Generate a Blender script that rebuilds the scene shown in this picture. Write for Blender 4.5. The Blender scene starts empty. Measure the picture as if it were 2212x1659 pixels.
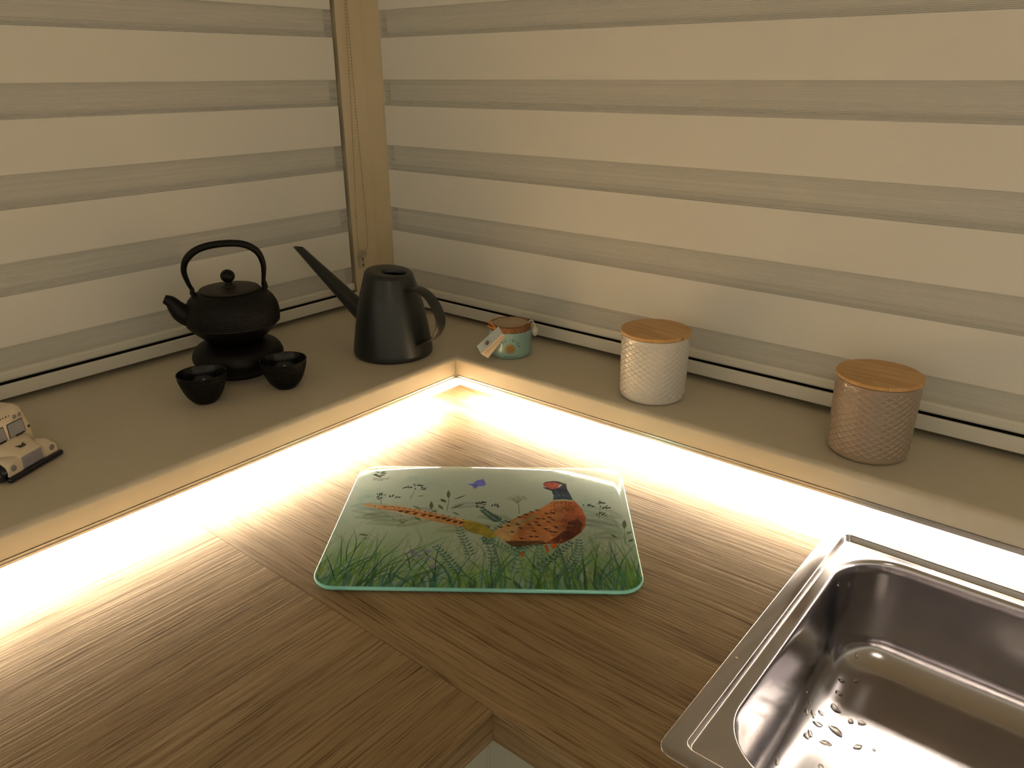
import bpy, bmesh, math, random
import numpy as np
from mathutils import Vector, Matrix
PI = math.pi
C = bpy.context.scene.collection
scene = bpy.context.scene
# ---------------------------------------------------------------- camera
cam_d = bpy.data.cameras.new('camera'); cam = bpy.data.objects.new('camera', cam_d); C.objects.link(cam)
cam_d.sensor_width = 36.0; cam_d.lens = 1671.4 / 2212 * 36.0; cam_d.clip_start = 0.02
R_ = Vector((0.77417623, 0.63295867, -0.00380576)); U_ = Vector((-0.23272165, 0.29022462, 0.92822966)); D_ = Vector((-0.58863554, 0.71772766, -0.37198819))
cam.matrix_world = Matrix(((R_.x, U_.x, -D_.x, 0.9810), (R_.y, U_.y, -D_.y, -1.0330), (R_.z, U_.z, -D_.z, 0.5705), (0, 0, 0, 1)))
scene.camera = cam
# ---------------------------------------------------------------- light
world = bpy.data.worlds.new('room_ambience'); scene.world = world; world.use_nodes = True
wb = world.node_tree.nodes['Background']; wb.inputs['Color'].default_value = (1.0, 0.88, 0.66, 1); wb.inputs['Strength'].default_value = 0.66
LED_COL = (1.0, 0.87, 0.71)
LED_W = 8.3          # watts per strip
ZF, ZT = 0.045, 0.085            # underside and top of the raised ledge (worktop top is z = 0)
FX, FY = 0.0467, -0.0583         # front faces of the left and right ledge
def area(name, loc, sx, sy, watts, col, rot=(0, 0, 0), spread=180):
    l = bpy.data.lights.new(name, 'AREA'); l.shape = 'RECTANGLE'; l.size = sx; l.size_y = sy; l.energy = watts; l.color = col
    l.spread = math.radians(spread)
    o = bpy.data.objects.new(name, l); C.objects.link(o); o.location = loc; o.rotation_euler = rot
    return o
LX, LY = FX - 0.016, FY + 0.016
area('led_light', (LX, -1.0445, ZF - 0.0008), 0.008, 1.901, LED_W * 1.901, LED_COL, spread=174)
area('led_light', (1.1295, LY, ZF - 0.0008), 2.111, 0.008, LED_W * 2.111, LED_COL, spread=174)
area('basin_fill_light', (1.9, -1.9, 1.55), 0.5, 0.5, 6.0, (1.0, 0.86, 0.70))  # added overhead fill for highlights in the steel basin, not an actual lamp
scene.view_settings.view_transform = 'Standard'; scene.view_settings.look = 'None'
scene.view_settings.gamma = 1.0; scene.view_settings.exposure = 0.17; scene.view_settings.use_curve_mapping = False
# ---------------------------------------------------------------- materials
def mat(name, col=(.5, .5, .5), rough=.5, metal=0.0, spec=.5, **kw):
    m = bpy.data.materials.new(name); m.use_nodes = True
    b = m.node_tree.nodes['Principled BSDF']
    b.inputs['Base Color'].default_value = (*col, 1); b.inputs['Roughness'].default_value = rough
    b.inputs['Metallic'].default_value = metal; b.inputs['Specular IOR Level'].default_value = spec
    for k, v in kw.items():
        b.inputs[k.replace('_', ' ')].default_value = v
    return m
def N(m, t, **kw):
    n = m.node_tree.nodes.new(t)
    for k, v in kw.items(): setattr(n, k, v)
    return n
def L(m, a, b): m.node_tree.links.new(a, b)
def bsdf(m): return m.node_tree.nodes['Principled BSDF']
def ramp(m, fac, stops, interp='LINEAR'):
    r = N(m, 'ShaderNodeValToRGB'); r.color_ramp.interpolation = interp
    e = r.color_ramp.elements
    while len(e) < len(stops): e.new(0.5)
    for i, (p, c) in enumerate(stops):
        e[i].position = p; e[i].color = (*c, 1) if len(c) == 3 else c
    L(m, fac, r.inputs['Fac']); return r
def coords(m, scale=(1, 1, 1), rot=(0, 0, 0), loc=(0, 0, 0)):
    tc = N(m, 'ShaderNodeTexCoord'); mp = N(m, 'ShaderNodeMapping')
    mp.inputs['Scale'].default_value = scale; mp.inputs['Rotation'].default_value = rot; mp.inputs['Location'].default_value = loc
    L(m, tc.outputs['Object'], mp.inputs['Vector']); return mp
def noise(m, vec, scale=5, detail=4, rough=.5, dist=0.0):
    n = N(m, 'ShaderNodeTexNoise'); n.inputs['Scale'].default_value = scale; n.inputs['Detail'].default_value = detail
    n.inputs['Roughness'].default_value = rough; n.inputs['Distortion'].default_value = dist
    L(m, vec, n.inputs['Vector']); return n
def mix(m, fac, a, b, blend='MIX'):
    x = N(m, 'ShaderNodeMix', data_type='RGBA', blend_type=blend)
    if isinstance(fac, float): x.inputs[0].default_value = fac
    else: L(m, fac, x.inputs[0])
    for i, v in ((6, a), (7, b)):
        if isinstance(v, tuple): x.inputs[i].default_value = (*v, 1)
        else: L(m, v, x.inputs[i])
    return x.outputs[2]
def bump(m, h, strength=.3, dist=.001):
    b = N(m, 'ShaderNodeBump'); b.inputs['Strength'].default_value = strength; b.inputs['Distance'].default_value = dist
    L(m, h, b.inputs['Height']); L(m, b.outputs['Normal'], bsdf(m).inputs['Normal']); return b
def mottled(name, c1, c2, rough=.5, scale=40, metal=0.0, spec=.5, bs=0.0, bd=.0005, stretch=(1, 1, 1), **kw):
    m = mat(name, c1, rough, metal, spec, **kw); v = coords(m, stretch)
    n = noise(m, v.outputs[0], scale, 4); r = ramp(m, n.outputs['Fac'], [(.3, c1), (.7, c2)])
    L(m, r.outputs['Color'], bsdf(m).inputs['Base Color'])
    if bs: bump(m, n.outputs['Fac'], bs, bd)
    return m
def wood(name, order='XYZ', dark=1.0):
    """oak worktop laminate: long fine grain, ridged relief, knots and cracks"""
    m = mat(name, (.4, .28, .17), .5, 0, .22)
    tc = N(m, 'ShaderNodeTexCoord'); se = N(m, 'ShaderNodeSeparateXYZ'); L(m, tc.outputs['Object'], se.inputs[0]); base = N(m, 'ShaderNodeCombineXYZ')
    for i, c in enumerate(order): L(m, se.outputs[c], base.inputs[i])          # order[0] runs along the grain
    w = noise(m, base.outputs[0], 2.2, 3, .55)                       # slow wander of the grain
    wsub = N(m, 'ShaderNodeVectorMath', operation='MULTIPLY_ADD')
    L(m, w.outputs['Color'], wsub.inputs[0]); wsub.inputs[1].default_value = (0, .022, 0); L(m, base.outputs[0], wsub.inputs[2])
    def st(sx, sy, sc, det=5, r=.6, off=0):
        mp = N(m, 'ShaderNodeMapping'); mp.inputs['Scale'].default_value = (sx, sy, 1); mp.inputs['Location'].default_value = (off, off, off)
        L(m, wsub.outputs[0], mp.inputs['Vector']); return noise(m, mp.outputs[0], sc, det, r)
    fine = st(9, 340, 1.0, 4, .65); broad = st(1.6, 30, 1.0, 4, .6, 3.1); ridge = st(4, 210, 1.0, 2, .5, 7.7); patch = st(2.5, 7, 1.0, 3, .5, 1.7)
    k = dark
    c0 = ramp(m, broad.outputs['Fac'], [(.28, (.250 * k, .176 * k, .094 * k)), (.5, (.310 * k, .227 * k, .126 * k)), (.72, (.365 * k, .276 * k, .162 * k))])
    c1 = ramp(m, fine.outputs['Fac'], [(.30, (.58, .52, .45)), (.46, (.93, .91, .88)), (.7, (1.08, 1.07, 1.05))])
    c2 = mix(m, 1.0, c0.outputs['Color'], c1.outputs['Color'], 'MULTIPLY')
    cp = ramp(m, patch.outputs['Fac'], [(.32, (.80, .76, .70)), (.6, (1.04, 1.03, 1.02))])
    c3 = mix(m, 1.0, c2, cp.outputs['Color'], 'MULTIPLY')
    # cracks: rare thin dark streaks
    cr = st(16, 190, 1.0, 2, .5, 11.3); cm = st(2.2, 9, 1.0, 2, .5, 19.0)
    crr = ramp(m, cr.outputs['Fac'], [(.22, (1, 1, 1)), (.27, (0, 0, 0))]); cmr = ramp(m, cm.outputs['Fac'], [(.55, (0, 0, 0)), (.62, (1, 1, 1))])
    cf = mix(m, 1.0, crr.outputs['Color'], cmr.outputs['Color'], 'MULTIPLY')
    c4 = mix(m, cf, c3, (.10 * k, .055 * k, .025 * k))
    L(m, c4, bsdf(m).inputs['Base Color'])
    pore = st(14, 520, 1.0, 2, .5, 23.0); pr_ = ramp(m, pore.outputs['Fac'], [(.33, (.55, .48, .41)), (.42, (1, 1, 1))])
    lines = st(4.5, 260, 1.0, 3, .55, 31.0); ln_ = ramp(m, lines.outputs['Fac'], [(.34, (.58, .52, .45)), (.43, (.96, .95, .94)), (.60, (1.06, 1.06, 1.06))])
    c4 = mix(m, 1.0, c4, ln_.outputs['Color'], 'MULTIPLY')
    c5 = mix(m, 1.0, c4, pr_.outputs['Color'], 'MULTIPLY'); L(m, c5, bsdf(m).inputs['Base Color'])
    rr = ramp(m, ridge.outputs['Fac'], [(.38, (0, 0, 0)), (.5, (1, 1, 1))])
    hh = mix(m, .5, mix(m, .35, rr.outputs['Color'], fine.outputs['Fac']), ln_.outputs['Color'])
    bump(m, hh, .6, .0008)
    ro = ramp(m, fine.outputs['Fac'], [(.3, (.72,) * 3), (.6, (.56,) * 3)]); L(m, ro.outputs['Color'], bsdf(m).inputs['Roughness'])
    return m
def bamboo(name, ang):
    m = mat(name, (.5, .27, .09), .45, 0, .4)
    v = coords(m, (1, 1, 1), (0, 0, ang))
    mp = N(m, 'ShaderNodeMapping'); mp.inputs['Scale'].default_value = (3, 70, 3); L(m, v.outputs[0], mp.inputs['Vector'])
    n1 = noise(m, mp.outputs[0], 4.0, 4)
    br = N(m, 'ShaderNodeTexBrick'); br.inputs['Scale'].default_value = 1.0; br.inputs['Brick Width'].default_value = .055; br.inputs['Row Height'].default_value = .0165
    br.inputs['Mortar Size'].default_value = .00025; br.inputs['Color1'].default_value = (.60, .37, .15, 1); br.inputs['Color2'].default_value = (.50, .29, .10, 1); br.inputs['Mortar'].default_value = (.36, .19, .06, 1)
    L(m, v.outputs[0], br.inputs['Vector'])
    r = ramp(m, n1.outputs['Fac'], [(.3, (.86, .82, .78)), (.7, (1.08, 1.08, 1.08))])
    L(m, mix(m, 1.0, br.outputs['Color'], r.outputs['Color'], 'MULTIPLY'), bsdf(m).inputs['Base Color'])
    return m
def mesh_fabric(name, col, cover=.31, pitch=.0021):
    """sheer band of a day and night blind: horizontal threads with gaps you can see through"""
    m = bpy.data.materials.new(name); m.use_nodes = True; nt = m.node_tree
    b = bsdf(m); b.inputs['Base Color'].default_value = (*col, 1); b.inputs['Roughness'].default_value = .8; b.inputs['Specular IOR Level'].default_value = .2
    tr = N(m, 'ShaderNodeBsdfTransparent'); mx = N(m, 'ShaderNodeMixShader'); out = nt.nodes['Material Output']
    v = coords(m)
    sep = N(m, 'ShaderNodeSeparateXYZ'); L(m, v.outputs[0], sep.inputs[0])
    mu = N(m, 'ShaderNodeMath', operation='MULTIPLY'); mu.inputs[1].default_value = 1 / pitch; L(m, sep.outputs['Z'], mu.inputs[0])
    nz = noise(m, coords(m, (.6, .6, 160)).outputs[0], 1.0, 2)
    fr = N(m, 'ShaderNodeMath', operation='FRACT'); L(m, mu.outputs[0], fr.inputs[0])
    lt = N(m, 'ShaderNodeMath', operation='LESS_THAN'); lt.inputs[1].default_value = .30; L(m, fr.outputs[0], lt.inputs[0])
    mr = N(m, 'ShaderNodeMapRange'); mr.inputs['From Min'].default_value = .3; mr.inputs['From Max'].default_value = .7
    mr.inputs['To Min'].default_value = cover - .05; mr.inputs['To Max'].default_value = cover + .05; L(m, nz.outputs['Fac'], mr.inputs['Value'])
    mxx = N(m, 'ShaderNodeMath', operation='MULTIPLY_ADD'); mxx.inputs[1].default_value = .25; L(m, lt.outputs[0], mxx.inputs[0]); L(m, mr.outputs[0], mxx.inputs[2]); mxx.use_clamp = True
    L(m, mxx.outputs[0], mx.inputs[0]); L(m, tr.outputs[0], mx.inputs[1]); L(m, b.outputs[0], mx.inputs[2]); L(m, mx.outputs[0], out.inputs['Surface'])
    return m
M = {}
M['oak_x'] = wood('oak_grain_lengthwise', 'XYZ')
M['oak_y'] = wood('oak_grain_crosswise', 'YXZ')
M['oak_edge'] = wood('oak_edge_band', 'XZY', .9)
M['oak_edge_y'] = wood('oak_edge_band_cross', 'YZX', .9)
M['ledge'] = mottled('cream_laminate', (.54, .495, .385), (.56, .515, .405), .42, 25, 0, .4)
M['wall'] = mottled('cream_wall_paint', (.68, .62, .49), (.70, .64, .51), .7, 12, 0, .3)
M['post'] = mottled('aged_cream_paint', (.72, .62, .44), (.66, .55, .36), .55, 6, 0, .35, .15, .001)
M['frame'] = mottled('white_plastic_frame', (.66, .64, .57), (.68, .66, .59), .38, 30)
M['rail'] = mottled('white_aluminium_rail', (.68, .66, .58), (.70, .68, .60), .35, 30)
M['cloth'] = mat('cream_blind_cloth', (.76, .735, .66), .85, 0, .2)
_v = coords(M['cloth'], (900, 900, 900)); _n = noise(M['cloth'], _v.outputs[0], 1, 2); bump(M['cloth'], _n.outputs['Fac'], .15, .0003)
M['mesh'] = mesh_fabric('sheer_blind_mesh', (.80, .775, .70))
M['glass'] = mat('night_window_glass', (.012, .012, .014), .03, 0, .5)
M['dark'] = mat('gap_shade', (.02, .018, .012), .8)  # near-black colour standing in for shade in the window gaps
M['alu'] = mottled('aluminium_profile', (.75, .73, .70), (.70, .68, .66), .35, 60, 1.0)
M['diffuser'] = mat('led_diffuser', (.9, .9, .88), .5, 0, .3, Emission_Color=(1.0, .80, .58, 1), Emission_Strength=1.5)
M['steel'] = mat('brushed_stainless_steel', (.47, .455, .475), .17, 1.0)
_m = M['steel']; _v = coords(_m, (2.0, 30, 2.0)); _n = noise(_m, _v.outputs[0], 9, 5); _v2 = coords(_m); _n2 = noise(_m, _v2.outputs[0], 14, 4)
_r = ramp(_m, _n2.outputs['Fac'], [(.3, (.15,) * 3), (.7, (.21,) * 3)]); L(_m, _r.outputs['Color'], bsdf(_m).inputs['Roughness']); bump(_m, _n.outputs['Fac'], .05, .0002)
M['iron'] = mottled('black_cast_iron', (.0025, .0021, .0018), (.0045, .0034, .0028), .46, 120, 0, .22, .25, .0004)
M['iron_lid'] = mottled('brownish_cast_iron', (.020, .013, .006), (.014, .009, .005), .5, 90, 0, .3, .25, .0004)
M['enamel'] = mat('black_enamel', (.004, .0035, .0035), .18, 0, .35)
M['can'] = mottled('grey_satin_metal', (.034, .037, .036), (.040, .043, .041), .33, 300, .45, .4, .04, .0001)
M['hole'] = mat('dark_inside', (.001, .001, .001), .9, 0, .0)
M['white_glaze'] = mat('white_glazed_stoneware', (.60, .57, .51), .14, 0, .5, Coat_Weight=.5, Coat_Roughness=.06)
M['taupe_glaze'] = mat('taupe_glazed_stoneware', (.30, .225, .16), .14, 0, .5, Coat_Weight=.5, Coat_Roughness=.06)
M['bamboo_a'] = bamboo('bamboo_lid_wood', .5); M['bamboo_b'] = bamboo('bamboo_lid_grain', 1.0)
M['seal'] = mat('silicone_seal', (.25, .20, .14), .5)
M['jar'] = mat('turquoise_glazed_jar', (.26, .42, .37), .22, 0, .5, Coat_Weight=.4)
M['cork'] = mottled('cork', (.36, .18, .08), (.13, .055, .022), .8, 420, 0, .2, .5, .0006)
M['kraft'] = mottled('kraft_paper', (.42, .33, .22), (.46, .36, .24), .8, 60)
M['ink'] = mat('dark_ink', (.02, .03, .03), .6)
M['ink_brown'] = mat('brown_ink', (.10, .06, .03), .7)
M['gold'] = mottled('gold_print', (.36, .22, .055), (.30, .18, .04), .4, 300, .4)
M['card_blue'] = mottled('pale_blue_card', (.36, .42, .44), (.33, .40, .42), .6, 200)
M['card_cream'] = mottled('cream_card', (.80, .62, .42), (.78, .60, .40), .6, 200)
M['cord'] = mat('orange_cord', (.62, .25, .06), .7)
M['white_ceramic'] = mat('white_ceramic_bead', (.62, .57, .48), .2)
M['bus_cream'] = mat('cream_glazed_ceramic', (.68, .58, .43), .16, 0, .5, Coat_Weight=.4)
M['bus_navy'] = mat('dark_navy_glaze', (.006, .006, .012), .12)
M['bus_grey'] = mat('pale_grey_glaze', (.30, .29, .30), .18)
M['bus_lamp'] = mat('grey_blue_glaze', (.22, .21, .21), .2)
M['clear'] = mat('clear_plastic', (.80, .76, .62), .12, 0, .5, Transmission_Weight=.6, IOR=1.3)
M['bead'] = mat('chain_bead', (.46, .36, .21), .35)
M['screw'] = mat('rusty_screw', (.10, .06, .03), .5, .6)
M['cab'] = mottled('pale_green_grey_cabinet', (.42, .42, .34), (.44, .44, .36), .45, 8)
M['cab_in'] = mat('cabinet_carcass', (.55, .53, .48), .6)
M['plinth'] = mat('plinth_grey', (.3, .29, .26), .5)
M['floor'] = mottled('kitchen_floor_tile', (.30, .26, .21), (.34, .30, .25), .4, 6)
M['water'] = mat('water', (1, 1, 1), .0, 0, .5, Transmission_Weight=1.0, IOR=1.33)
M['glass_edge'] = mat('green_glass_edge', (.26, .74, .70), .06, 0, .5, Coat_Weight=1.0, Transmission_Weight=.25, IOR=1.5)
M['foot'] = mat('clear_rubber_foot', (.4, .4, .36), .5)
# ---------------------------------------------------------------- mesh helpers
def obj(name, bm, m, parent=None, loc=(0, 0, 0), smooth=False, sharp=35):
    me = bpy.data.meshes.new(name)
    bmesh.ops.recalc_face_normals(bm, faces=bm.faces)
    bm.to_mesh(me); bm.free()
    ms = m if isinstance(m, (list, tuple)) else [m]
    for x in ms: me.materials.append(x)
    o = bpy.data.objects.new(name, me); C.objects.link(o); o.location = loc
    if smooth:
        for p in me.polygons: p.use_smooth = True
        try: me.set_sharp_from_angle(angle=math.radians(sharp))
        except Exception: pass
    if parent: o.parent = parent
    return o
def thing(name, label, cat, loc=(0, 0, 0), rotz=0, group=None):
    o = bpy.data.objects.new(name, None); C.objects.link(o); o.empty_display_size = .03
    o.location = loc; o.rotation_euler = (0, 0, rotz); o['label'] = label; o['category'] = cat
    if group: o['group'] = group
    return o
def tag(o, label, cat, group=None):
    o['label'] = label; o['category'] = cat
    if group: o['group'] = group
    return o
def struct(o, label=None):
    o['kind'] = 'structure'
    o['label'] = label or o.name.replace('_', ' ')
    return o
def box(bm, x0, x1, y0, y1, z0, z1, mi=0, bev=0, seg=2):
    vs = [bm.verts.new((x, y, z)) for x in (x0, x1) for y in (y0, y1) for z in (z0, z1)]
    fs = [bm.faces.new([vs[i] for i in f]) for f in ((0, 1, 3, 2), (4, 6, 7, 5), (0, 4, 5, 1), (2, 3, 7, 6), (0, 2, 6, 4), (1, 5, 7, 3))]
    for f in fs: f.material_index = mi
    if bev:
        es = list({e for f in fs for e in f.edges})
        bmesh.ops.bevel(bm, geom=es, offset=bev, segments=seg, profile=.5, affect='EDGES', clamp_overlap=True)
    return bm
def bx(*a, **k): return box(bmesh.new(), *a, **k)
def lathe(bm, prof, n=64, disp=None, mi=0, close=True, cx=0, cy=0):
    """prof: (r, z) list; disp(theta, i, r, z) -> extra radius"""
    rings = []
    for i, (r, z) in enumerate(prof):
        if r <= 1e-6:
            rings.append([bm.verts.new((cx, cy, z))])
        else:
            ring = []
            for k in range(n):
                t = 2 * PI * k / n; rr = r + (disp(t, i, r, z) if disp else 0)
                ring.append(bm.verts.new((cx + rr * math.cos(t), cy + rr * math.sin(t), z)))
            rings.append(ring)
    for a, b in zip(rings, rings[1:]):
        for k in range(n):
            k2 = (k + 1) % n
            if len(a) == 1 and len(b) == 1: continue
            if len(a) == 1: f = bm.faces.new((a[0], b[k], b[k2]))
            elif len(b) == 1: f = bm.faces.new((a[k], a[k2], b[0]))
            else: f = bm.faces.new((a[k], a[k2], b[k2], b[k]))
            f.material_index = mi
    return bm
def tube(bm, pts, rad, n=12, mi=0, cap=True, squash=None):
    """sweep of a circle (radius per point) along pts; squash = (a, b) multiplies the two frame axes"""
    pts = [Vector(p) for p in pts]; rings = []
    up = Vector((0, 0, 1)); prev = None
    for i, p in enumerate(pts):
        t = (pts[min(i + 1, len(pts) - 1)] - pts[max(i - 1, 0)]).normalized()
        if prev is None:
            a = t.cross(up)
            if a.length < 1e-3: a = t.cross(Vector((1, 0, 0)))
        else: a = prev - t * prev.dot(t)
        a.normalize(); prev = a.copy(); b = t.cross(a).normalized()
        r = rad[i] if isinstance(rad, (list, tuple)) else rad
        sa, sb = squash if squash else (1, 1)
        rings.append([bm.verts.new(p + a * (r * sa * math.cos(2 * PI * k / n)) + b * (r * sb * math.sin(2 * PI * k / n))) for k in range(n)])
    for a, b in zip(rings, rings[1:]):
        for k in range(n):
            f = bm.faces.new((a[k], a[(k + 1) % n], b[(k + 1) % n], b[k])); f.material_index = mi
    if cap:
        for r in (rings[0], rings[-1][::-1]):
            f = bm.faces.new(r); f.material_index = mi
    return bm
def smooth_path(pts, k=6):
    P = [Vector(p) for p in pts]; out = []
    for i in range(len(P) - 1):
        p0 = P[max(i - 1, 0)]; p1 = P[i]; p2 = P[i + 1]; p3 = P[min(i + 2, len(P) - 1)]
        for j in range(k):
            t = j / k
            out.append(.5 * ((2 * p1) + (p2 - p0) * t + (2 * p0 - 5 * p1 + 4 * p2 - p3) * t * t + (3 * p1 - p0 - 3 * p2 + p3) * t ** 3))
    out.append(P[-1]); return out
def rrect(x0, x1, y0, y1, r, n=8):
    """rounded rectangle outline, counter-clockwise"""
    out = []
    for cx, cy, a0 in ((x1 - r, y1 - r, 0), (x0 + r, y1 - r, 90), (x0 + r, y0 + r, 180), (x1 - r, y0 + r, 270)):
        for k in range(n + 1):
            a = math.radians(a0 + 90 * k / n); out.append((cx + r * math.cos(a), cy + r * math.sin(a)))
    return out
def loft(bm, loops, mi=0, cap0=False, cap1=False):
    rings = [[bm.verts.new(p) for p in lp] for lp in loops]
    n = len(rings[0])
    for a, b in zip(rings, rings[1:]):
        for k in range(n):
            f = bm.faces.new((a[k], a[(k + 1) % n], b[(k + 1) % n], b[k])); f.material_index = mi
    if cap0: f = bm.faces.new(rings[0]); f.material_index = mi
    if cap1: f = bm.faces.new(rings[-1]); f.material_index = mi
    return rings
def text_mesh(s, size, loc, rot, m, parent, name='lettering', shear=0, extrude=.00002, spacing=1.0, align='LEFT'):
    cu = bpy.data.curves.new(name, 'FONT'); cu.body = s; cu.size = size; cu.extrude = extrude; cu.shear = shear; cu.space_character = spacing; cu.align_x = align
    t = bpy.data.objects.new('t', cu); C.objects.link(t); bpy.context.view_layer.update()
    me = bpy.data.meshes.new_from_object(t.evaluated_get(bpy.context.evaluated_depsgraph_get()))
    bpy.data.objects.remove(t); me.materials.clear(); me.materials.append(m)
    o = bpy.data.objects.new(name, me); C.objects.link(o); o.matrix_local = Matrix.Translation(loc) @ rot
    if parent: o.parent = parent
    return o
# ================================================================ the setting
def grid_slab(xs, ys, holes, z0, z1, mside=None):
    """slab on a grid of cells; cells in holes are left open and get walls"""
    bm = bmesh.new(); v = {}
    def V(i, j, z):
        if (i, j, z) not in v: v[(i, j, z)] = bm.verts.new((xs[i], ys[j], z))
        return v[(i, j, z)]
    nx, ny = len(xs) - 1, len(ys) - 1
    solid = lambda i, j: 0 <= i < nx and 0 <= j < ny and (i, j) not in holes
    for i in range(nx):
        for j in range(ny):
            if not solid(i, j): continue
            bm.faces.new((V(i, j, z1), V(i + 1, j, z1), V(i + 1, j + 1, z1), V(i, j + 1, z1)))
            bm.faces.new((V(i, j, z0), V(i, j + 1, z0), V(i + 1, j + 1, z0), V(i + 1, j, z0)))
            for di, dj, a, b in ((-1, 0, (i, j), (i, j + 1)), (1, 0, (i + 1, j), (i + 1, j + 1)), (0, -1, (i, j), (i + 1, j)), (0, 1, (i, j + 1), (i + 1, j + 1))):
                if not solid(i + di, j + dj):
                    f = bm.faces.new((V(*a, z0), V(*b, z0), V(*b, z1), V(*a, z1)))
                    if mside is not None: f.material_index = 1
    return bm
WTH = .038
XR, YL = 2.2, -2.0                       # how far the two worktop legs run
floor = struct(obj('floor', bx(-.6, 4.2, -4.2, .4, -.94, -.90), M['floor']), 'tiled kitchen floor')
ceiling = struct(obj('ceiling', bx(-.6, 4.2, -4.2, .4, 1.62, 1.68), M['wall']), 'cream ceiling')
# wall below the windows; the ledge rests on it
struct(obj('wall_left', bx(-.42, 0.0, -4.0, .30, -.90, ZF + .0055), M['wall']), 'low cream wall under the left window ledge')
struct(obj('wall_right', bx(0.0, 4.0, 0.0, .30, -.90, ZF + .0055), M['wall']), 'low cream wall under the right window ledge')
struct(obj('wall_above_left', bx(-.58, -.378, -4.0, .30, 1.32, 1.62), M['wall']), 'wall over the left blind')
struct(obj('wall_above_right', bx(-.378, 4.0, .136, .34, 1.32, 1.62), M['wall']), 'wall over the right blind')
# corner post between the two windows
bm = bmesh.new()
box(bm, -.50, -.376, .0680, .34, ZT, 1.32); box(bm, -.376, -.3175, .134, .34, ZT, 1.32)
struct(obj('trim_1', bm, M['post']), 'cream painted corner post between the two windows')
# windows: frame, sash bars and dark panes behind the blinds
def window(name, left):
    r = bpy.data.objects.new(name, None); C.objects.link(r); r['kind'] = 'structure'; r['label'] = 'dark window behind the %s blind' % ('left' if left else 'right')
    def bb(u0, u1, d0, d1, z0, z1, bev=.003):     # u along the wall, d depth behind the blind plane
        return bx(-.40 - d1, -.40 - d0, u0, u1, z0, z1, bev=bev) if left else bx(u0, u1, .165 + d0, .165 + d1, z0, z1, bev=bev)
    u0, u1 = (-2.0, .0680) if left else (-.3115, 2.2)
    obj('window_frame', bb(u0, u1, .0, .05, ZT, .118), M['frame'], r)
    obj('window_frame', bb(u0, u1, .0, .05, 1.26, 1.32), M['frame'], r)
    for a, b in ((u0, u0 + .045), (u1 - .045 if left else u0, u1)) if left else ((u0, u0 + .045), (u1 - .045, u1)):
        if b - a < .1: obj('window_frame', bb(a, b, .002, .048, .118, 1.26), M['frame'], r)
    mid = (u0 + u1) / 2
    obj('gap_shade_strip', bb(u0, u1, -.012, -.0005, ZT + .0005, .126, 0), M['dark'], r)  # dark strip painting the shade in the slot under the bottom rail
    if left: obj('gap_shade_strip', bb(u1 - .050, u1, -.010, -.0005, .126, 1.25, 0), M['dark'], r)  # upright dark strip, painted shade between blind and corner post
    else: obj('gap_shade_strip', bb(u0 - .005, u0 + .050, -.018, -.0005, .126, 1.25, 0), M['dark'], r)  # same painted shade at the right blind's post edge
    obj('mullion', bb(mid - .03, mid + .03, .002, .048, .118, 1.26), M['frame'], r)
    obj('pane', bb(u0 + .045, mid - .03, .02, .026, .118, 1.26, 0), M['glass'], r)
    obj('pane', bb(mid + .03, u1 - .045, .02, .026, .118, 1.26, 0), M['glass'], r)
    return r
window('window_1', True); window('window_2', False)
# raised ledge in two pieces with a rounded nose, seam at the inner corner
NR = .008
def nose(axis, F, s, z0, z1, start, end, mit):
    """rounded front edge strip; F face coordinate, s = outward sign, mitred at start"""
    prof = [(F - s * NR, z1)] + [(F - s * NR + s * NR * math.sin(a), z1 - NR + NR * math.cos(a)) for a in [PI / 2 * k / 8 for k in range(1, 9)]] + [(F, z0 + .0012), (F - s * .0012, z0), (F - s * NR, z0)]
    bm = bmesh.new(); lp = []
    for e in (0, 1):
        ring = []
        for (c, z) in prof:
            dd = abs(F - c)
            pos = end if e else start + mit * dd
            ring.append(bm.verts.new((c, pos, z) if axis == 'y' else (pos, c, z)))
        lp.append(ring)
    n = len(prof)
    for k in range(n): bm.faces.new((lp[0][k], lp[0][(k + 1) % n], lp[1][(k + 1) % n], lp[1][k]))
    bm.faces.new(lp[0]); bm.faces.new(lp[1][::-1]); return bm
ZB = ZF + .0055
def ledge(name, left):
    if left:
        bm = nose('y', FX, 1, ZB, ZT, FY - .0002, YL, 1)
        box(bm, -.455, FX - NR, YL, .215, ZB, ZT)
    else:
        bm = nose('x', FY, -1, ZB, ZT, FX + .0002, XR, -1)
        box(bm, FX - NR + .0006, XR, FY + NR, .215, ZB, ZT)
    return obj(name, bm, M['ledge'], None, smooth=True, sharp=30)
a = struct(ledge('trim_2', True), 'cream raised ledge under the left window'); b = struct(ledge('trim_3', False), 'cream raised ledge under the right window')
# LED profiles under the ledge nose
def led(left):
    t = thing('led_strip', 'warm white LED light strip under the %s window ledge' % ('left' if left else 'right'), 'light strip')
    if left:
        p = bx(FX - .0260, FX + .0006, YL, FY, ZF + .0003, ZF + .0053)
        q = bx(FX - .0012, FX + .0020, YL, FY + .0005, ZF - .0018, ZF + .0014); g = bx(FX - .0245, FX - .0060, YL, FY - .033, ZF - .0003, ZF + .0003)
    else:
        p = bx(FX, XR, FY - .0006, FY + .0260, ZF + .0003, ZF + .0053)
        q = bx(FX - .0005, XR, FY - .0020, FY + .0012, ZF - .0018, ZF + .0014); g = bx(FX + .026, XR, FY + .0060, FY + .0245, ZF - .0003, ZF + .0003)
    obj('profile', p, M['alu'], t); obj('lip', q, M['alu'], t); obj('diffuser', g, M['diffuser'], t)
led(True); led(False)
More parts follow.
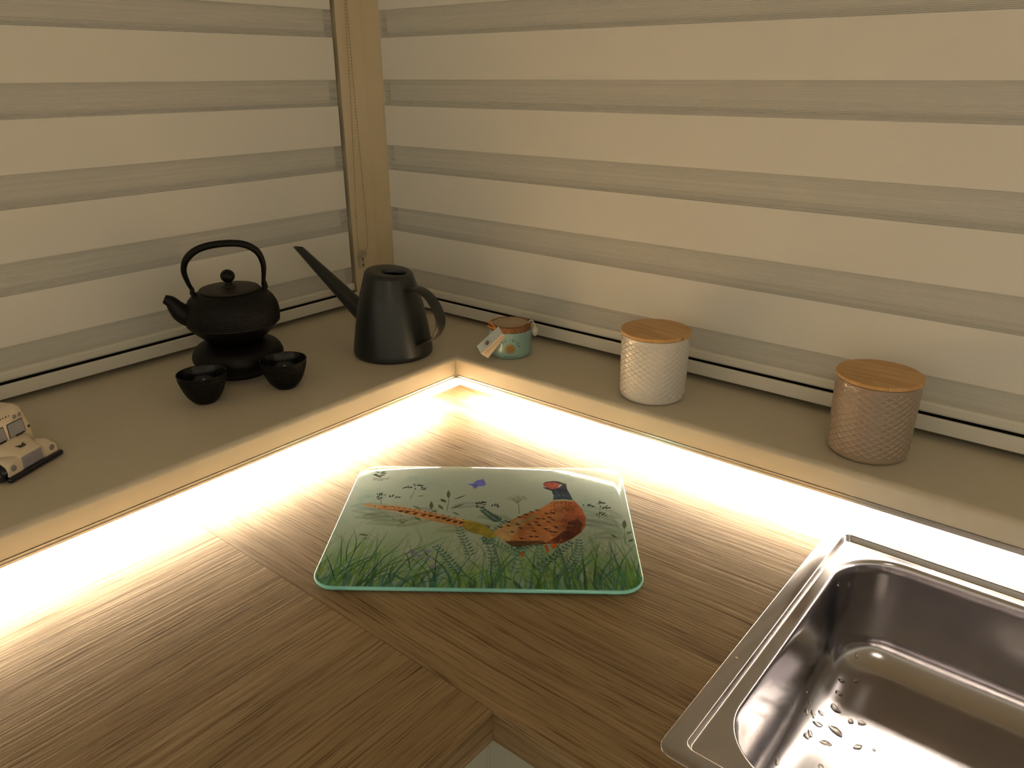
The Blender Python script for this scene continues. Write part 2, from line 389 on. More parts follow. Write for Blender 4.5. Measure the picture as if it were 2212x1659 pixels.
# worktops
bm = grid_slab([.0, .758, 1.548, XR], [-.600, -.530, -.064, 0.0], {(1, 1)}, -WTH, 0.0, 1)
tag(obj('worktop', bm, [M['oak_x'], M['oak_edge']]), 'oak effect worktop leg with the steel sink in it', 'worktop')
bm = bmesh.new(); vs = {}
box(bm, .0, .600, YL, -.6006, -WTH, 0.0)
o = obj('worktop', bm, [M['oak_y'], M['oak_edge_y']])
for p in o.data.polygons:
    if abs(p.normal.z) < .5: p.material_index = 1
tag(o, 'oak effect worktop leg running under the left window', 'worktop')
# base cabinets under the worktops
def cabinet(x0, x1, y0, y1, face, label):
    t = thing('base_cabinet', label, 'cabinet', ((x0 + x1) / 2, (y0 + y1) / 2, -.90))
    ox, oy, oz = -(x0 + x1) / 2, -(y0 + y1) / 2, .90
    def sh(a): return bx(a[0] + ox, a[1] + ox, a[2] + oy, a[3] + oy, a[4] + oz, a[5] + oz)
    zt = -WTH - .001
    obj('side_panel', sh((x0, x0 + .018, y0, y1, -.80, zt)), M['cab_in'], t); obj('side_panel', sh((x1 - .018, x1, y0, y1, -.80, zt)), M['cab_in'], t)
    if face == 'y': obj('back_panel', sh((x0 + .018, x1 - .018, y1 - .01, y1, -.80, zt)), M['cab_in'], t)
    else: obj('back_panel', sh((x0, x0 + .01, y0 + .018, y1 - .018, -.80, zt)), M['cab_in'], t)
    obj('bottom_panel', sh((x0 + .018, x1 - .018, y0, y1, -.80, -.782)), M['cab_in'], t)
    obj('plinth', sh((x0 + .01, x1 - .01, y0 + .05, y1 - .05, -.90, -.80)), M['plinth'], t)
    n = max(1, round(((x1 - x0) if face == 'y' else (y1 - y0)) / .55))
    for k in range(n):
        if face == 'y':
            a, b = x0 + (x1 - x0) * k / n + .002, x0 + (x1 - x0) * (k + 1) / n - .002
            dd = obj('door', sh((a, b, y0 - .019, y0 - .001, -.795, zt - .003)), M['cab'], t); h = sh((b - .09, b - .02, y0 - .045, y0 - .019, -.13, -.12))
        else:
            a, b = y0 + (y1 - y0) * k / n + .002, y0 + (y1 - y0) * (k + 1) / n - .002
            dd = obj('door', sh((x1 + .001, x1 + .019, a, b, -.795, zt - .003)), M['cab'], t); h = sh((x1 + .019, x1 + .045, a + .02, a + .09, -.13, -.12))
        obj('handle', h, M['alu'], dd)
    return t
cabinet(.5745, 2.18, -.560, -.002, 'y', 'pale cabinet under the sink worktop')
cl = cabinet(.002, .555, -1.96, -.5795, 'x', 'pale cabinet under the worktop at the left window')
obj('corner_filler', bx(.556, .5762, -.5812, -.5620, -.795, -.042), M['cab']).location = (0, 0, 0)
_f = bpy.data.objects['corner_filler']; _f.parent = cl; _f.location = tuple(-c for c in cl.location)
# ---------------------------------------------------------------- day and night blinds
PER = .1294; BOT0 = .1726; OPQ = .0785
def blind(left):
    t = thing('window_blind', 'cream and sheer striped blind covering the %s window' % ('left' if left else 'right'), 'blind', (-.372, -.9, ZT + .01) if left else (.9, .128, ZT + .01))
    ox, oy, oz = -t.location.x, -t.location.y, -t.location.z
    u0, u1 = (YL + .05, .0535) if left else (-.3125, XR - .05)
    def sh(uu0, uu1, d0, d1, z0, z1, bev=0):
        if left: return bx(-.372 - d1 + ox, -.372 - d0 + ox, uu0 + oy, uu1 + oy, z0 + oz, z1 + oz, bev=bev)
        return bx(uu0 + ox, uu1 + ox, .128 + d0 + oy, .128 + d1 + oy, z0 + oz, z1 + oz, bev=bev)
    k = 0; z = BOT0
    obj('mesh_band', sh(u0, u1, 0, .0005, .134, BOT0), M['mesh'], t)
    while z < 1.24:
        obj('cloth_band', sh(u0, u1, -.0002, .0007, z, min(z + OPQ, 1.27)), M['cloth'], t)
        if z + OPQ < 1.24: obj('mesh_band', sh(u0, u1, 0, .0005, z + OPQ, min(z + PER, 1.27)), M['mesh'], t)
        z += PER
    # rear layer, a little narrower at the post
    if left: u1 -= .009
    else: u0 += .006
    z = BOT0 - PER + .0905; SEP = .013
    while z < 1.24:
        z0 = max(z, .134); z1 = min(z + OPQ, 1.27)
        obj('rear_cloth_band', sh(u0, u1, SEP, SEP + .0008, z0, z1), M['cloth'], t)
        if z + OPQ < 1.24: obj('rear_mesh_band', sh(u0, u1, SEP + .0001, SEP + .0006, z + OPQ, z + PER), M['mesh'], t)
        z += PER
    if left: u1 += .009
    else: u0 -= .006
    obj('bottom_rail', sh(u0 - .001, u1 + .003, -.006, .016, .1190, .1362, .004), M['rail'], t)
    obj('head_box', sh(u0 - .01, u1 + .004, -.03, .03, 1.26, 1.315, .004), M['rail'], t)
    return t
blind(True); blind(False)
# slim frame bars below the blinds
tag(obj('frame_bar', bx(-.3615, -.3555, YL + .03, .0535, ZT + .0105, ZT + .0325, bev=.0015), M['frame']), 'white frame bar below the left blind', 'frame bar')
tag(obj('frame_bar', bx(-.318, XR - .03, .1135, .1195, ZT + .0105, ZT + .0325, bev=.0015), M['frame']), 'white frame bar below the right blind', 'frame bar')
# ================================================================ stainless sink
def sink():
    t = thing('kitchen_sink', 'stainless steel sink with deep basin and pressed rim in the worktop', 'sink', (.744, -.545, 0))
    t_loc = (-.744, .545, 0)
    X0, X1, Y0, Y1 = .744, 1.56, -.5425, -.0515
    def ring(x0, x1, y0, y1, r, z, n=8): return [(x + t_loc[0], y + t_loc[1], z) for x, y in rrect(x0, x1, y0, y1, r, n)]
    d = lambda k: (X0 + k, X1 - k, Y0 + k, Y1 - k)
    bm = bmesh.new()
    # outer border, pressed step down to the inner deck
    loops = [ring(*d(0), .016, .0002), ring(*d(.0006), .0155, .0012), ring(*d(.0020), .0145, .0019), ring(*d(.0180), .0110, .0021),
             ring(*d(.0188), .0107, .0019), ring(*d(.0195), .0104, .0012), ring(*d(.0200), .0102, .0002), ring(*d(.0222), .0094, -.0049), ring(*d(.0228), .0091, -.0059), ring(*d(.0236), .0086, -.0064), ring(*d(.0246), .0080, -.0065)]
    rs = loft(bm, loops)
    inner = rs[-1]
    # basin opening, right of it a drain board
    BX0, BX1, BY0, BY1 = .7765, 1.150, -.5060, -.0840
    def bring(k, r, z, nn=18): return [(x + t_loc[0], y + t_loc[1], z) for x, y in rrect(BX0 + k, BX1 - k, BY0 + k, BY1 - k, r, nn)]
    open_ = [bm.verts.new(p) for p in bring(0, .072, -.0066)]
    es = []
    for lp in (inner, open_):
        for k in range(len(lp)):
            e = bm.edges.get((lp[k], lp[(k + 1) % len(lp)])) or bm.edges.new((lp[k], lp[(k + 1) % len(lp)])); es.append(e)
    bmesh.ops.triangle_fill(bm, edges=es, use_beauty=True, use_dissolve=False)
    o = obj('rim', bm, M['steel'], t, smooth=True, sharp=50)
    bm = bmesh.new()
    lp = [bring(0, .072, -.0066), bring(.0018, .071, -.0070), bring(.0036, .070, -.0088), bring(.0050, .069, -.0125)]
    for k in range(1, 9): lp.append(bring(.0050 + .006 * k / 8, .068, -.0125 - .1005 * k / 8))
    R = .042
    for k in range(1, 13):
        a = PI / 2 * k / 12; lp.append(bring(.011 + R * (1 - math.cos(a)), max(.068 - R * (1 - math.cos(a)) * .6, .03), -.113 - R * math.sin(a)))
    for k in (1, 2, 3): lp.append(bring(.053 + .02 * k, .043 - .004 * k, -.1552 - .0006 * k))
    rs = loft(bm, lp, cap1=True)
    b = obj('basin', bm, M['steel'], t, smooth=True, sharp=60)
    bm = bmesh.new(); lathe(bm, [(0, -.1555), (.030, -.1555), (.038, -.1545), (.043, -.1552), (.043, -.1575), (0, -.1575)], 40, cx=.985 - .744, cy=-.315 + .545)
    obj('drain', bm, M['alu'], b, smooth=True)
    # drainer grooves
    for k in range(7):
        y = -.47 + .058 * k
        obj('drainer_rib', bx(1.20 - .744, 1.50 - .744, y + .545, y + .012 + .545, -.0068, -.0045, bev=.001), M['steel'], t)
    return t
sink()
# ================================================================ cast iron teapot and warmer, cups
def studs(nt, nz, h):
    """staggered rows of little cast studs"""
    def f(t, v):
        row = v * nz; i = math.floor(row); fr = row - i
        a = (t / (2 * PI) * nt + (.5 if i % 2 else 0)) % 1.0
        return h * max(0.0, 1 - ((a - .5) ** 2 + (fr - .5) ** 2) * 5.2)
    return f
def body_profile(pts, k=6): return [(max(p.x, 0), p.z) for p in smooth_path([(r, 0, z) for r, z in pts], k)]
PX, PY = -.198, -.349
def warmer():
    pr = body_profile([(.046, .0), (.052, .006), (.066, .016), (.0745, .028), (.0750, .038), (.068, .050), (.054, .0585), (.048, .060)], 8)
    n0 = len(pr); f = studs(110, 16, .0006)
    o = lathe(bmesh.new(), [(0, .0)] + pr + [(.044, .0600), (.043, .055), (.050, .040), (.050, .008), (0, .006)], 220, lambda t, i, r, z: f(t, (z - .01) / .045) if 1 <= i <= n0 and .012 < z < .052 else 0)
    return tag(obj('teapot_warmer', o, M['iron'], None, (PX, PY, ZT), smooth=True, sharp=60), 'black cast iron warmer stand under the teapot', 'teapot warmer')
warmer()
def teapot():
    z0 = ZT + .0602
    t = thing('teapot', 'black studded cast iron teapot with arched handle on its warmer', 'teapot', (PX, PY, z0), math.radians(-119))
    # body: belly, ridge, studded shoulder
    pr = [(0, 0), (.040, 0)] + body_profile([(.044, .002), (.056, .012), (.0690, .024), (.0745, .031)], 5) + [(.0765, .0325), (.0770, .0345), (.0760, .0360)]
    a = len(pr); pr += body_profile([(.0757, .0365), (.0765, .046), (.0745, .060), (.0675, .074), (.0565, .0835), (.0510, .0865)], 14)
    bnd = len(pr); pr += [(.0490, .0880), (.0470, .0885), (.0440, .0870), (.0440, .08)]
    f = studs(92, 14, .0013)
    def dp(th, i, r, z): return f(th, (z - .0365) / .050) if a <= i < bnd and z < .085 else 0
    obj('body', lathe(bmesh.new(), pr, 464, dp), M['iron'], t, smooth=True, sharp=70)
    lid = obj('lid', lathe(bmesh.new(), [(0, .0880), (.0485, .0880), (.0492, .0895), (.0485, .0912), (.046, .0918), (.038, .0930), (.0125, .0950), (.0115, .0970), (0, .0975)], 72), M['iron_lid'], t, smooth=True, sharp=40)
    kn = [(0, .0955), (.0085, .0955), (.0070, .0980), (.0052, .1010), (.0060, .1030)] + [(.0112 * math.cos(q), .1115 + .0112 * math.sin(q)) for q in [(-PI / 3 + (PI / 3 + PI / 2) * k / 12) for k in range(13)]]
    kn[-1] = (0, kn[-1][1]); obj('knob', lathe(bmesh.new(), kn, 28, lambda th, i, r, z: .0006 * math.cos(8 * th) if z > .105 and r > .003 else 0), M['iron'], lid, smooth=True, sharp=70)
    # spout points along local +x
    sp = smooth_path([(.050, 0, .052), (.066, 0, .050), (.079, 0, .056), (.087, 0, .066), (.0935, 0, .0765), (.103, 0, .0825)], 5)
    n = len(sp); rr = [.0165 * (1 - k / (n - 1)) ** 1.0 + .0070 for k in range(n)]
    so = obj('spout', tube(bmesh.new(), sp, rr, 24), M['iron'], t, smooth=True, sharp=60)
    # lugs and handle
    for sx in (1, -1):
        lug = bmesh.new(); tube(lug, [(sx * .053, 0, .078), (sx * .059, 0, .089), (sx * .058, 0, .097)], [.009, .0072, .005], 12, squash=(1, .6))
        obj('lug', lug, M['iron'], t, smooth=True)
    # handle arch, tipped a little to one side (local +y)
    hp = smooth_path([(.057, -.002, .090), (.063, .004, .108), (.066, .010, .130), (.058, .017, .150), (.038, .022, .165), (.006, .025, .171), (-.028, .023, .168), (-.050, .018, .154), (-.0585, .011, .132), (-.058, .005, .110), (-.055, -.001, .090)], 6)
    n = len(hp); hr = [.0028 + .0030 * min(1, 3.2 * min(k, n - 1 - k) / (n - 1)) for k in range(n)]
    h = obj('handle', tube(bmesh.new(), hp, hr, 14), M['iron'], t, smooth=True, sharp=60)
    return t
teapot()
def tea_cup(loc, label, rz):
    n0 = 46
    outer = [(0, 0), (.0165, 0), (.0185, .002)] + body_profile([(.0215, .005), (.0290, .018), (.0345, .033), (.0375, .046)], 11)
    a = len(outer); pr = outer + [(.0382, .0475), (.0380, .0490), (.0368, .0492), (.0360, .0478), (.034, .034), (.0285, .019), (.019, .008), (0, .006)]
    f = studs(52, 9, .0009)
    o = lathe(bmesh.new(), pr, 256, lambda th, i, r, z: f(th + z * 9, (z - .008) / .036) if 3 < i < a and .009 < z < .043 else 0)
    t = thing('tea_cup', label, 'tea cup', loc, rz, 'black cast iron tea cups')
    c = obj('cup_body', o, [M['iron'], M['enamel']], t, smooth=True, sharp=70)
    for p in c.data.polygons:
        x, y, z = p.center
        if p.normal.z > .05 and math.hypot(x, y) < .0345 and z > .004 or (p.normal.x * x + p.normal.y * y) < 0 and z > .006: p.material_index = 1
    return t
tea_cup((-.1239, -.4606, ZT), 'black cast iron tea cup left in front of the teapot', 0)
tea_cup((-.0760, -.3420, ZT), 'black cast iron tea cup right of the teapot warmer', 1.1)
# ================================================================ watering can
def watering_can():
    t = thing('watering_can', 'dark grey watering can with long straight spout and strap handle', 'watering can', (-.064, -.110, ZT), math.radians(4))
    # body: leaning cone with sloping top, hole near the handle
    n = 96; zs = []; bm = bmesh.new()
    pr = body_profile([(.0690, .0), (.0725, .0030), (.0735, .0085), (.0722, .020), (.0660, .060), (.0585, .100), (.0488, .135), (.0450, .148)], 7)
    pr += [(.0438, .1520), (.0412, .1548), (.0380, .1560)]
    rings = []
    def tilt(x, y, z): return (x, y, z - .105 * (x) * max(0, (z - .09) / .066) ** 1.6)
    rings.append([bm.verts.new((0, 0, 0))])
    for r, z in pr: rings.append([bm.verts.new(tilt(r * math.cos(2 * PI * k / n), r * math.sin(2 * PI * k / n), z)) for k in range(n)])
    for k in range(n): bm.faces.new((rings[0][0], rings[1][k], rings[1][(k + 1) % n]))
    for a, b in zip(rings[1:], rings[2:]):
        for k in range(n): bm.faces.new((a[k], a[(k + 1) % n], b[(k + 1) % n], b[k]))
    # blend from the top rim to the round opening
    hx, hr = .0130, .0235
    top = rings[-1]; prev = top; tw = math.radians(-54.6); tx, ty = math.cos(tw), math.sin(tw)
    def hole(th, rr):                                       # oval opening, flatter across the spout line
        u, v = rr * math.cos(th), rr * math.sin(th); q = (u * tx + v * ty) * .30; return u - tx * q, v - ty * q
    for s in (.35, .7, 1.0):
        cur = []
        for k in range(n):
            th = 2 * PI * k / n; r0 = .0385
            x = (1 - s) * r0 * math.cos(th) + s * (hx + hole(th, hr)[0]); y = (1 - s) * r0 * math.sin(th) + s * hole(th, hr)[1]
            cur.append(bm.verts.new(tilt(x, y, .1560 + .0004 * math.sin(s * PI))))
        for k in range(n): bm.faces.new((prev[k], prev[(k + 1) % n], cur[(k + 1) % n], cur[k]))
        prev = cur
    for dz, sc in ((-.0015, .96), (-.006, .94)):
        cur = [bm.verts.new(tilt(hx + hole(2 * PI * k / n, hr * sc)[0], hole(2 * PI * k / n, hr * sc)[1], .1560 + dz)) for k in range(n)]
        for k in range(n): bm.faces.new((prev[k], prev[(k + 1) % n], cur[(k + 1) % n], cur[k]))
        prev = cur
    body = obj('body', bm, M['can'], t, smooth=True, sharp=50)
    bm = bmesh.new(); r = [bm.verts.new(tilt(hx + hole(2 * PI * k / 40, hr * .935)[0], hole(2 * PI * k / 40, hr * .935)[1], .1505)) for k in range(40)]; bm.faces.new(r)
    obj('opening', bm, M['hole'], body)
    # spout: straight tapering tube towards local -x, level cut at its mouth
    p0, p1 = Vector((-.040, 0, .042)), Vector((-.2400, 0, .1690)); bm = bmesh.new(); k = 24; A = []; B = []; D_in = []
    dr = (p1 - p0).normalized(); sx = Vector((0, 1, 0)); sy = dr.cross(sx).normalized()
    for j in range(k):
        a = 2 * PI * j / k
        A.append(bm.verts.new(p0 + sx * (.0185 * math.cos(a)) + sy * (.0215 * math.sin(a))))
        q = p1 + sx * (.0070 * math.cos(a)) + sy * (.0075 * math.sin(a)); q = q + dr * ((.1700 - q.z) / dr.z); B.append(bm.verts.new(q))
        q2 = p1 + sx * (.0060 * math.cos(a)) + sy * (.0063 * math.sin(a)); q2 = q2 + dr * ((.1699 - q2.z) / dr.z); D_in.append(q2)
    Cc = [bm.verts.new(q) for q in D_in]; E = [bm.verts.new(q - dr * .02) for q in D_in]
    for j in range(k):
        j2 = (j + 1) % k
        for a, b in ((A, B), (B, Cc), (Cc, E)): bm.faces.new((a[j], a[j2], b[j2], b[j]))
    bm.faces.new(A); bm.faces.new(E[::-1])
    obj('spout', bm, M['can'], t, smooth=True, sharp=40)
    # flat strap handle on local +x
    hp = smooth_path([(.0420, 0, .1270), (.0560, 0, .1330), (.0780, 0, .1310), (.1000, 0, .1180), (.1160, 0, .0960), (.1190, 0, .0740), (.1090, 0, .0540), (.0920, 0, .0400), (.0690, 0, .0290)], 6)
    bm = bmesh.new(); lp = []
    for i, p in enumerate(hp):
        tg = (hp[min(i + 1, len(hp) - 1)] - hp[max(i - 1, 0)]).normalized(); nn = Vector((0, 1, 0)); w = tg.cross(nn).normalized()
        hw = .0125; ht = .0011
        lp.append([bm.verts.new(p + nn * (a * hw) + w * (b * ht)) for a, b in ((-1, -.6), (-.94, -1), (.94, -1), (1, -.6), (1, .6), (.94, 1), (-.94, 1), (-1, .6))])
    for a, b in zip(lp, lp[1:]):
        for j in range(8): bm.faces.new((a[j], a[(j + 1) % 8], b[(j + 1) % 8], b[j]))
    bm.faces.new(lp[0]); bm.faces.new(lp[-1][::-1])
    obj('handle', bm, M['can'], t, smooth=True, sharp=35)
    return t
watering_can()
# ================================================================ canisters
def canister(loc, m, lidm, label, h, rz):
    t = thing('canister', label, 'canister', loc, rz, 'stoneware canisters with bamboo lids')
    pr = [(0, .0), (.044, 0), (.0478, .0008), (.0500, .0030)] + [(.0512 + .0016 * k / 120, .005 + (h - .0075 - .005) * k / 120) for k in range(121)] + [(.0520, h - .0068), (.0490, h - .0068), (.0485, h - .012), (.0480, .01), (0, .008)]
    NT, NZ = 48, 11
    def emb(th, i, r, z):
        if not (4 <= i <= 124): return 0
        v = (z - .006) / (h - .016)
        if v < 0 or v > 1: return 0
        a = th / (2 * PI) * NT; b = v * NZ; k0 = round(a); dm = 9      # mirrored wavy ridges that meet and part, leaving lozenges
        for k in (k0 - 1, k0, k0 + 1):
            dm = min(dm, abs(a - (k + (.40 if k % 2 else -.40) * math.cos(2 * PI * b))))
        return min(1, v * 14, (1 - v) * 14) * .0011 * max(0.0, 1 - dm / .34)
    obj('pot', lathe(bmesh.new(), pr, 480, emb), m, t, smooth=True, sharp=60)
    obj('seal', lathe(bmesh.new(), [(0, h - .0068), (.0512, h - .0068), (.0512, h - .0055), (0, h - .0055)], 64), M['seal'], t, smooth=True, sharp=40)
    obj('lid', lathe(bmesh.new(), [(0, h - .0055), (.0540, h - .0055), (.0550, h - .0048), (.0550, h - .0008), (.0542, h), (0, h)], 96), lidm, t, smooth=True, sharp=40)
    return t
canister((.4190, .0108, ZT), M['white_glaze'], M['bamboo_a'], 'white embossed canister with flat bamboo lid', .1120, .3)
canister((.7506, .0215, ZT), M['taupe_glaze'], M['bamboo_b'], 'taupe brown embossed canister with flat bamboo lid', .1140, 1.0)
# ================================================================ candle jar with cork lid, tag and bead
CX, CY = .1115, .0227
TOW = Vector((.634, -.773, 0)); RGT = Vector((.774, .633, 0))
def candle_jar():
    t = thing('scented_jar', 'small turquoise jar with cork lid and gold sun print', 'jar', (CX, CY, ZT))
    j = obj('jar', lathe(bmesh.new(), [(0, 0), (.034, 0)] + body_profile([(.0365, .0012), (.0388, .005), (.0398, .012), (.0400, .035), (.0392, .0475)], 5) + [(.0380, .0495), (.0365, .0495), (.036, .045), (0, .044)], 96), M['jar'], t, smooth=True, sharp=50)
    lid = obj('cork_lid', lathe(bmesh.new(), [(0, .0480), (.0368, .0480), (.0380, .0510), (.0388, .0585), (.0380, .0600), (0, .0600)], 80), M['cork'], t, smooth=True, sharp=40)
    # kraft paper strap over the lid with an oval in the middle
    a0 = math.atan2(RGT.y, RGT.x)
    def onlid(x, y): return (x * math.cos(a0) - y * math.sin(a0), x * math.sin(a0) + y * math.cos(a0))
    bm = bmesh.new(); pts = []
    for k in range(64):
        a = 2 * PI * k / 64; rx, ry = .0315, .0315
        x, y = rx * math.cos(a), ry * math.sin(a)
        pts.append((x, y))
    up = [p for p in pts if p[1] >= .0065]; dn = [p for p in pts if p[1] <= -.0065]
    out = [(.0375, .0055)] + sorted(up, key=lambda p: -p[0]) + [(-.0375, .0055), (-.0375, -.0055)] + sorted(dn, key=lambda p: p[0]) + [(.0375, -.0055)]
    lo = [(*onlid(x, y), .0601) for x, y in out]; hi = [(*onlid(x, y), .0605) for x, y in out]
    loft(bm, [lo, hi], cap0=True, cap1=True); pl = obj('paper_band', bm, M['kraft'], lid)
    for r, w in ((.0235, .0004), (.0205, .0003), (.0305, .0005)):
        bm = bmesh.new(); a_ = [bm.verts.new(((r) * math.cos(2 * PI * k / 48), (r) * math.sin(2 * PI * k / 48), .06056)) for k in range(48)]
        b_ = [bm.verts.new(((r - w) * math.cos(2 * PI * k / 48), (r - w) * math.sin(2 * PI * k / 48), .06056)) for k in range(48)]
        for k in range(48): bm.faces.new((a_[k], a_[(k + 1) % 48], b_[(k + 1) % 48], b_[k]))
        obj('printed_ring', bm, M['ink_brown'], lid)
    # print on the jar front: sun and curved lettering, wrapped on the cylinder
    front = math.atan2(TOW.y, TOW.x) + .02
    def wrap(s, z, lift=.00018): th = front + s / .0400; r = .0400 + lift; return (r * math.cos(th), r * math.sin(th), z)
    sc, zc = -.0010, .0215
    bm = bmesh.new(); lp = []
    cen = bm.verts.new(wrap(sc, zc)); prev = None
    rr = [.003, .0062]; rings = []
    for r in rr: rings.append([bm.verts.new(wrap(sc + r * math.cos(2 * PI * k / 40), zc + r * math.sin(2 * PI * k / 40))) for k in range(40)])
    for k in range(40):
        bm.faces.new((cen, rings[0][k], rings[0][(k + 1) % 40])); bm.faces.new((rings[0][k], rings[0][(k + 1) % 40], rings[1][(k + 1) % 40], rings[1][k]))
    for k in range(40):
        a = 2 * PI * k / 40; r0, r1 = .0066, .0106 if k % 2 else .0094
        w = .10 * .006
        p = [(r0, -w), (r1, -w * .45), (r1, w * .45), (r0, w)]
        bm.faces.new([bm.verts.new(wrap(sc + x * math.cos(a) - y * math.sin(a), zc + x * math.sin(a) + y * math.cos(a))) for x, y in p])
    obj('sun_print', bm, M['gold'], j)
    def letter(ch, s, z, ang, size, m=M['ink'], shear=0):
        cu = bpy.data.curves.new('c', 'FONT'); cu.body = ch; cu.size = size; cu.align_x = 'CENTER'; cu.shear = shear
        tt = bpy.data.objects.new('t', cu); C.objects.link(tt); bpy.context.view_layer.update()
        me = bpy.data.meshes.new_from_object(tt.evaluated_get(bpy.context.evaluated_depsgraph_get())); bpy.data.objects.remove(tt)
        for v in me.vertices:
            x, y = v.co.x, v.co.y; v.co = wrap(s + x * math.cos(ang) - y * math.sin(ang), z + x * math.sin(ang) + y * math.cos(ang), .00022)
        me.materials.clear(); me.materials.append(m); o = bpy.data.objects.new('lettering', me); C.objects.link(o); o.parent = j
    for ch, an in (('D', 138), ('E', 118), ('I', 88), ('B', 70), ('I', 52), ('Z', 35), ('A', 15)):
        a = math.radians(an); letter(ch, sc + .0150 * math.cos(a), zc + .0150 * math.sin(a), a - PI / 2, .0066)
    letter('Esencial de la Vida', sc, .0060, 0, .0030, shear=.35)
    # folded tag hanging in front, its cord loop, and the pale bead on the other side
    def par(name, P1, P2, P3, P4, m, th, parent):
        a = Vector(P2) - Vector(P1); b = Vector(P4) - Vector(P1); nn = a.cross(b).normalized() * th
        if nn.dot(TOW) < 0: nn = -nn
        q = [Vector(p) for p in (P1, P2, P3, P4)]; bm = bmesh.new(); loft(bm, [[v for v in q], [v + nn for v in q]], cap0=True, cap1=True)
        return obj(name, bm, m, parent)
    o = Vector((CX, CY, ZT)); Lc = lambda p: Vector(p) - o
    P1, P2, P3, P4 = [Lc(p) for p in ((.0891, -.0454, .1138), (.0972, -.0435, .0998), (.1215, -.0110, .1351), (.1136, -.0131, .1480))]
    Q2, Q3 = Lc((.1082, -.0371, .0920)), Lc((.1260, -.0088, .1307))
    push = TOW * .004
    card = par('gift_tag', P1 + push, P2 + push, P3 + push, P4 + push, M['card_blue'], .0004, t)
    par('tag_back_page', P2 + push * .9, Q2 + push, Q3 + push, P3 + push * .9, M['card_cream'], .0004, card)
    ex = (P4 - P1).normalized(); ey = (P1 - P2).normalized(); nz = ex.cross(ey).normalized()
    if nz.dot(TOW) < 0: nz = -nz
    c0 = (P1 + P2) / 2 + push + nz * .0006
    bm = bmesh.new(); cc = c0 + ex * .0200 - ey * .0005
    bm.faces.new([bm.verts.new(cc + ex * (.0044 * math.cos(2 * PI * k / 24)) + ey * (.0036 * math.sin(2 * PI * k / 24))) for k in range(24)])
    obj('tag_sun', bm, M['ink_brown'], card)
    for k in range(10):
        a = math.radians(-40 + 24 * k); q = cc + ex * (.0075 * math.cos(a)) + ey * (.0062 * math.sin(a)); bm = bmesh.new()
        u = (ex * math.cos(a) + ey * math.sin(a)) * .0007; v = nz.cross(u).normalized() * .0003
        bm.faces.new([bm.verts.new(q + s1 * u + s2 * v) for s1, s2 in ((-1, -1), (1, -1), (1, 1), (-1, 1))]); obj('tag_mark', bm, M['ink'], card)
    a1 = (Q2 - P2); b1 = (P3 - P2)
    for k in range(17):
        s = .10 + .80 * k / 16 + (.02 if k > 8 else 0); ln = (.42 if k < 8 else .5) * (.8 + .4 * ((k * 7) % 5) / 5)
        q = P2 + push * 1.0 + nz * .0009 + b1 * s + a1 * .12; e = a1 * ln * .8; w = b1.normalized() * .0003; bm = bmesh.new()
        bm.faces.new([bm.verts.new(p) for p in (q - w, q - w + e, q + w + e, q + w)]); obj('tag_writing', bm, M['ink_brown'], card)
    hole = Lc((.1108, -.0170, .1436)) + push
    lp = smooth_path([hole + nz * .001, hole + Vector((-.006, -.001, .006)), Lc(Vector((.0905, -.0130, .1500))), Lc(Vector((.0850, -.0085, .1495))), Lc(Vector((.0800, -.0020, .1395))), Lc(Vector((.0820, -.0080, .1400))), hole + nz * .001], 6)
    obj('cord_loop', tube(bmesh.new(), lp, .0009, 8), M['cord'], t, smooth=True)
    bc = RGT * .0455 + Vector((0, 0, .0455)) + TOW * .006
    pr = [(0, -.0105), (.0030, -.0090), (.0058, -.0050), (.0072, .0), (.0066, .0045), (.0040, .0075), (.0018, .0095), (0, .0100)]
    bm = lathe(bmesh.new(), body_profile(pr, 4), 24); bmesh.ops.translate(bm, vec=bc, verts=bm.verts)
    obj('bead', bm, M['white_ceramic'], t, smooth=True)
    st = smooth_path([bc + Vector((0, 0, .0085)), RGT * .0430 + TOW * .003 + Vector((0, 0, .0600)), RGT * .0395 + Vector((0, 0, .0640)), RGT * .0350 + Vector((0, 0, .0615))], 5)
    obj('bead_cord', tube(bmesh.new(), st, .0014, 8), M['white_ceramic'], t, smooth=True)
    return t
candle_jar()
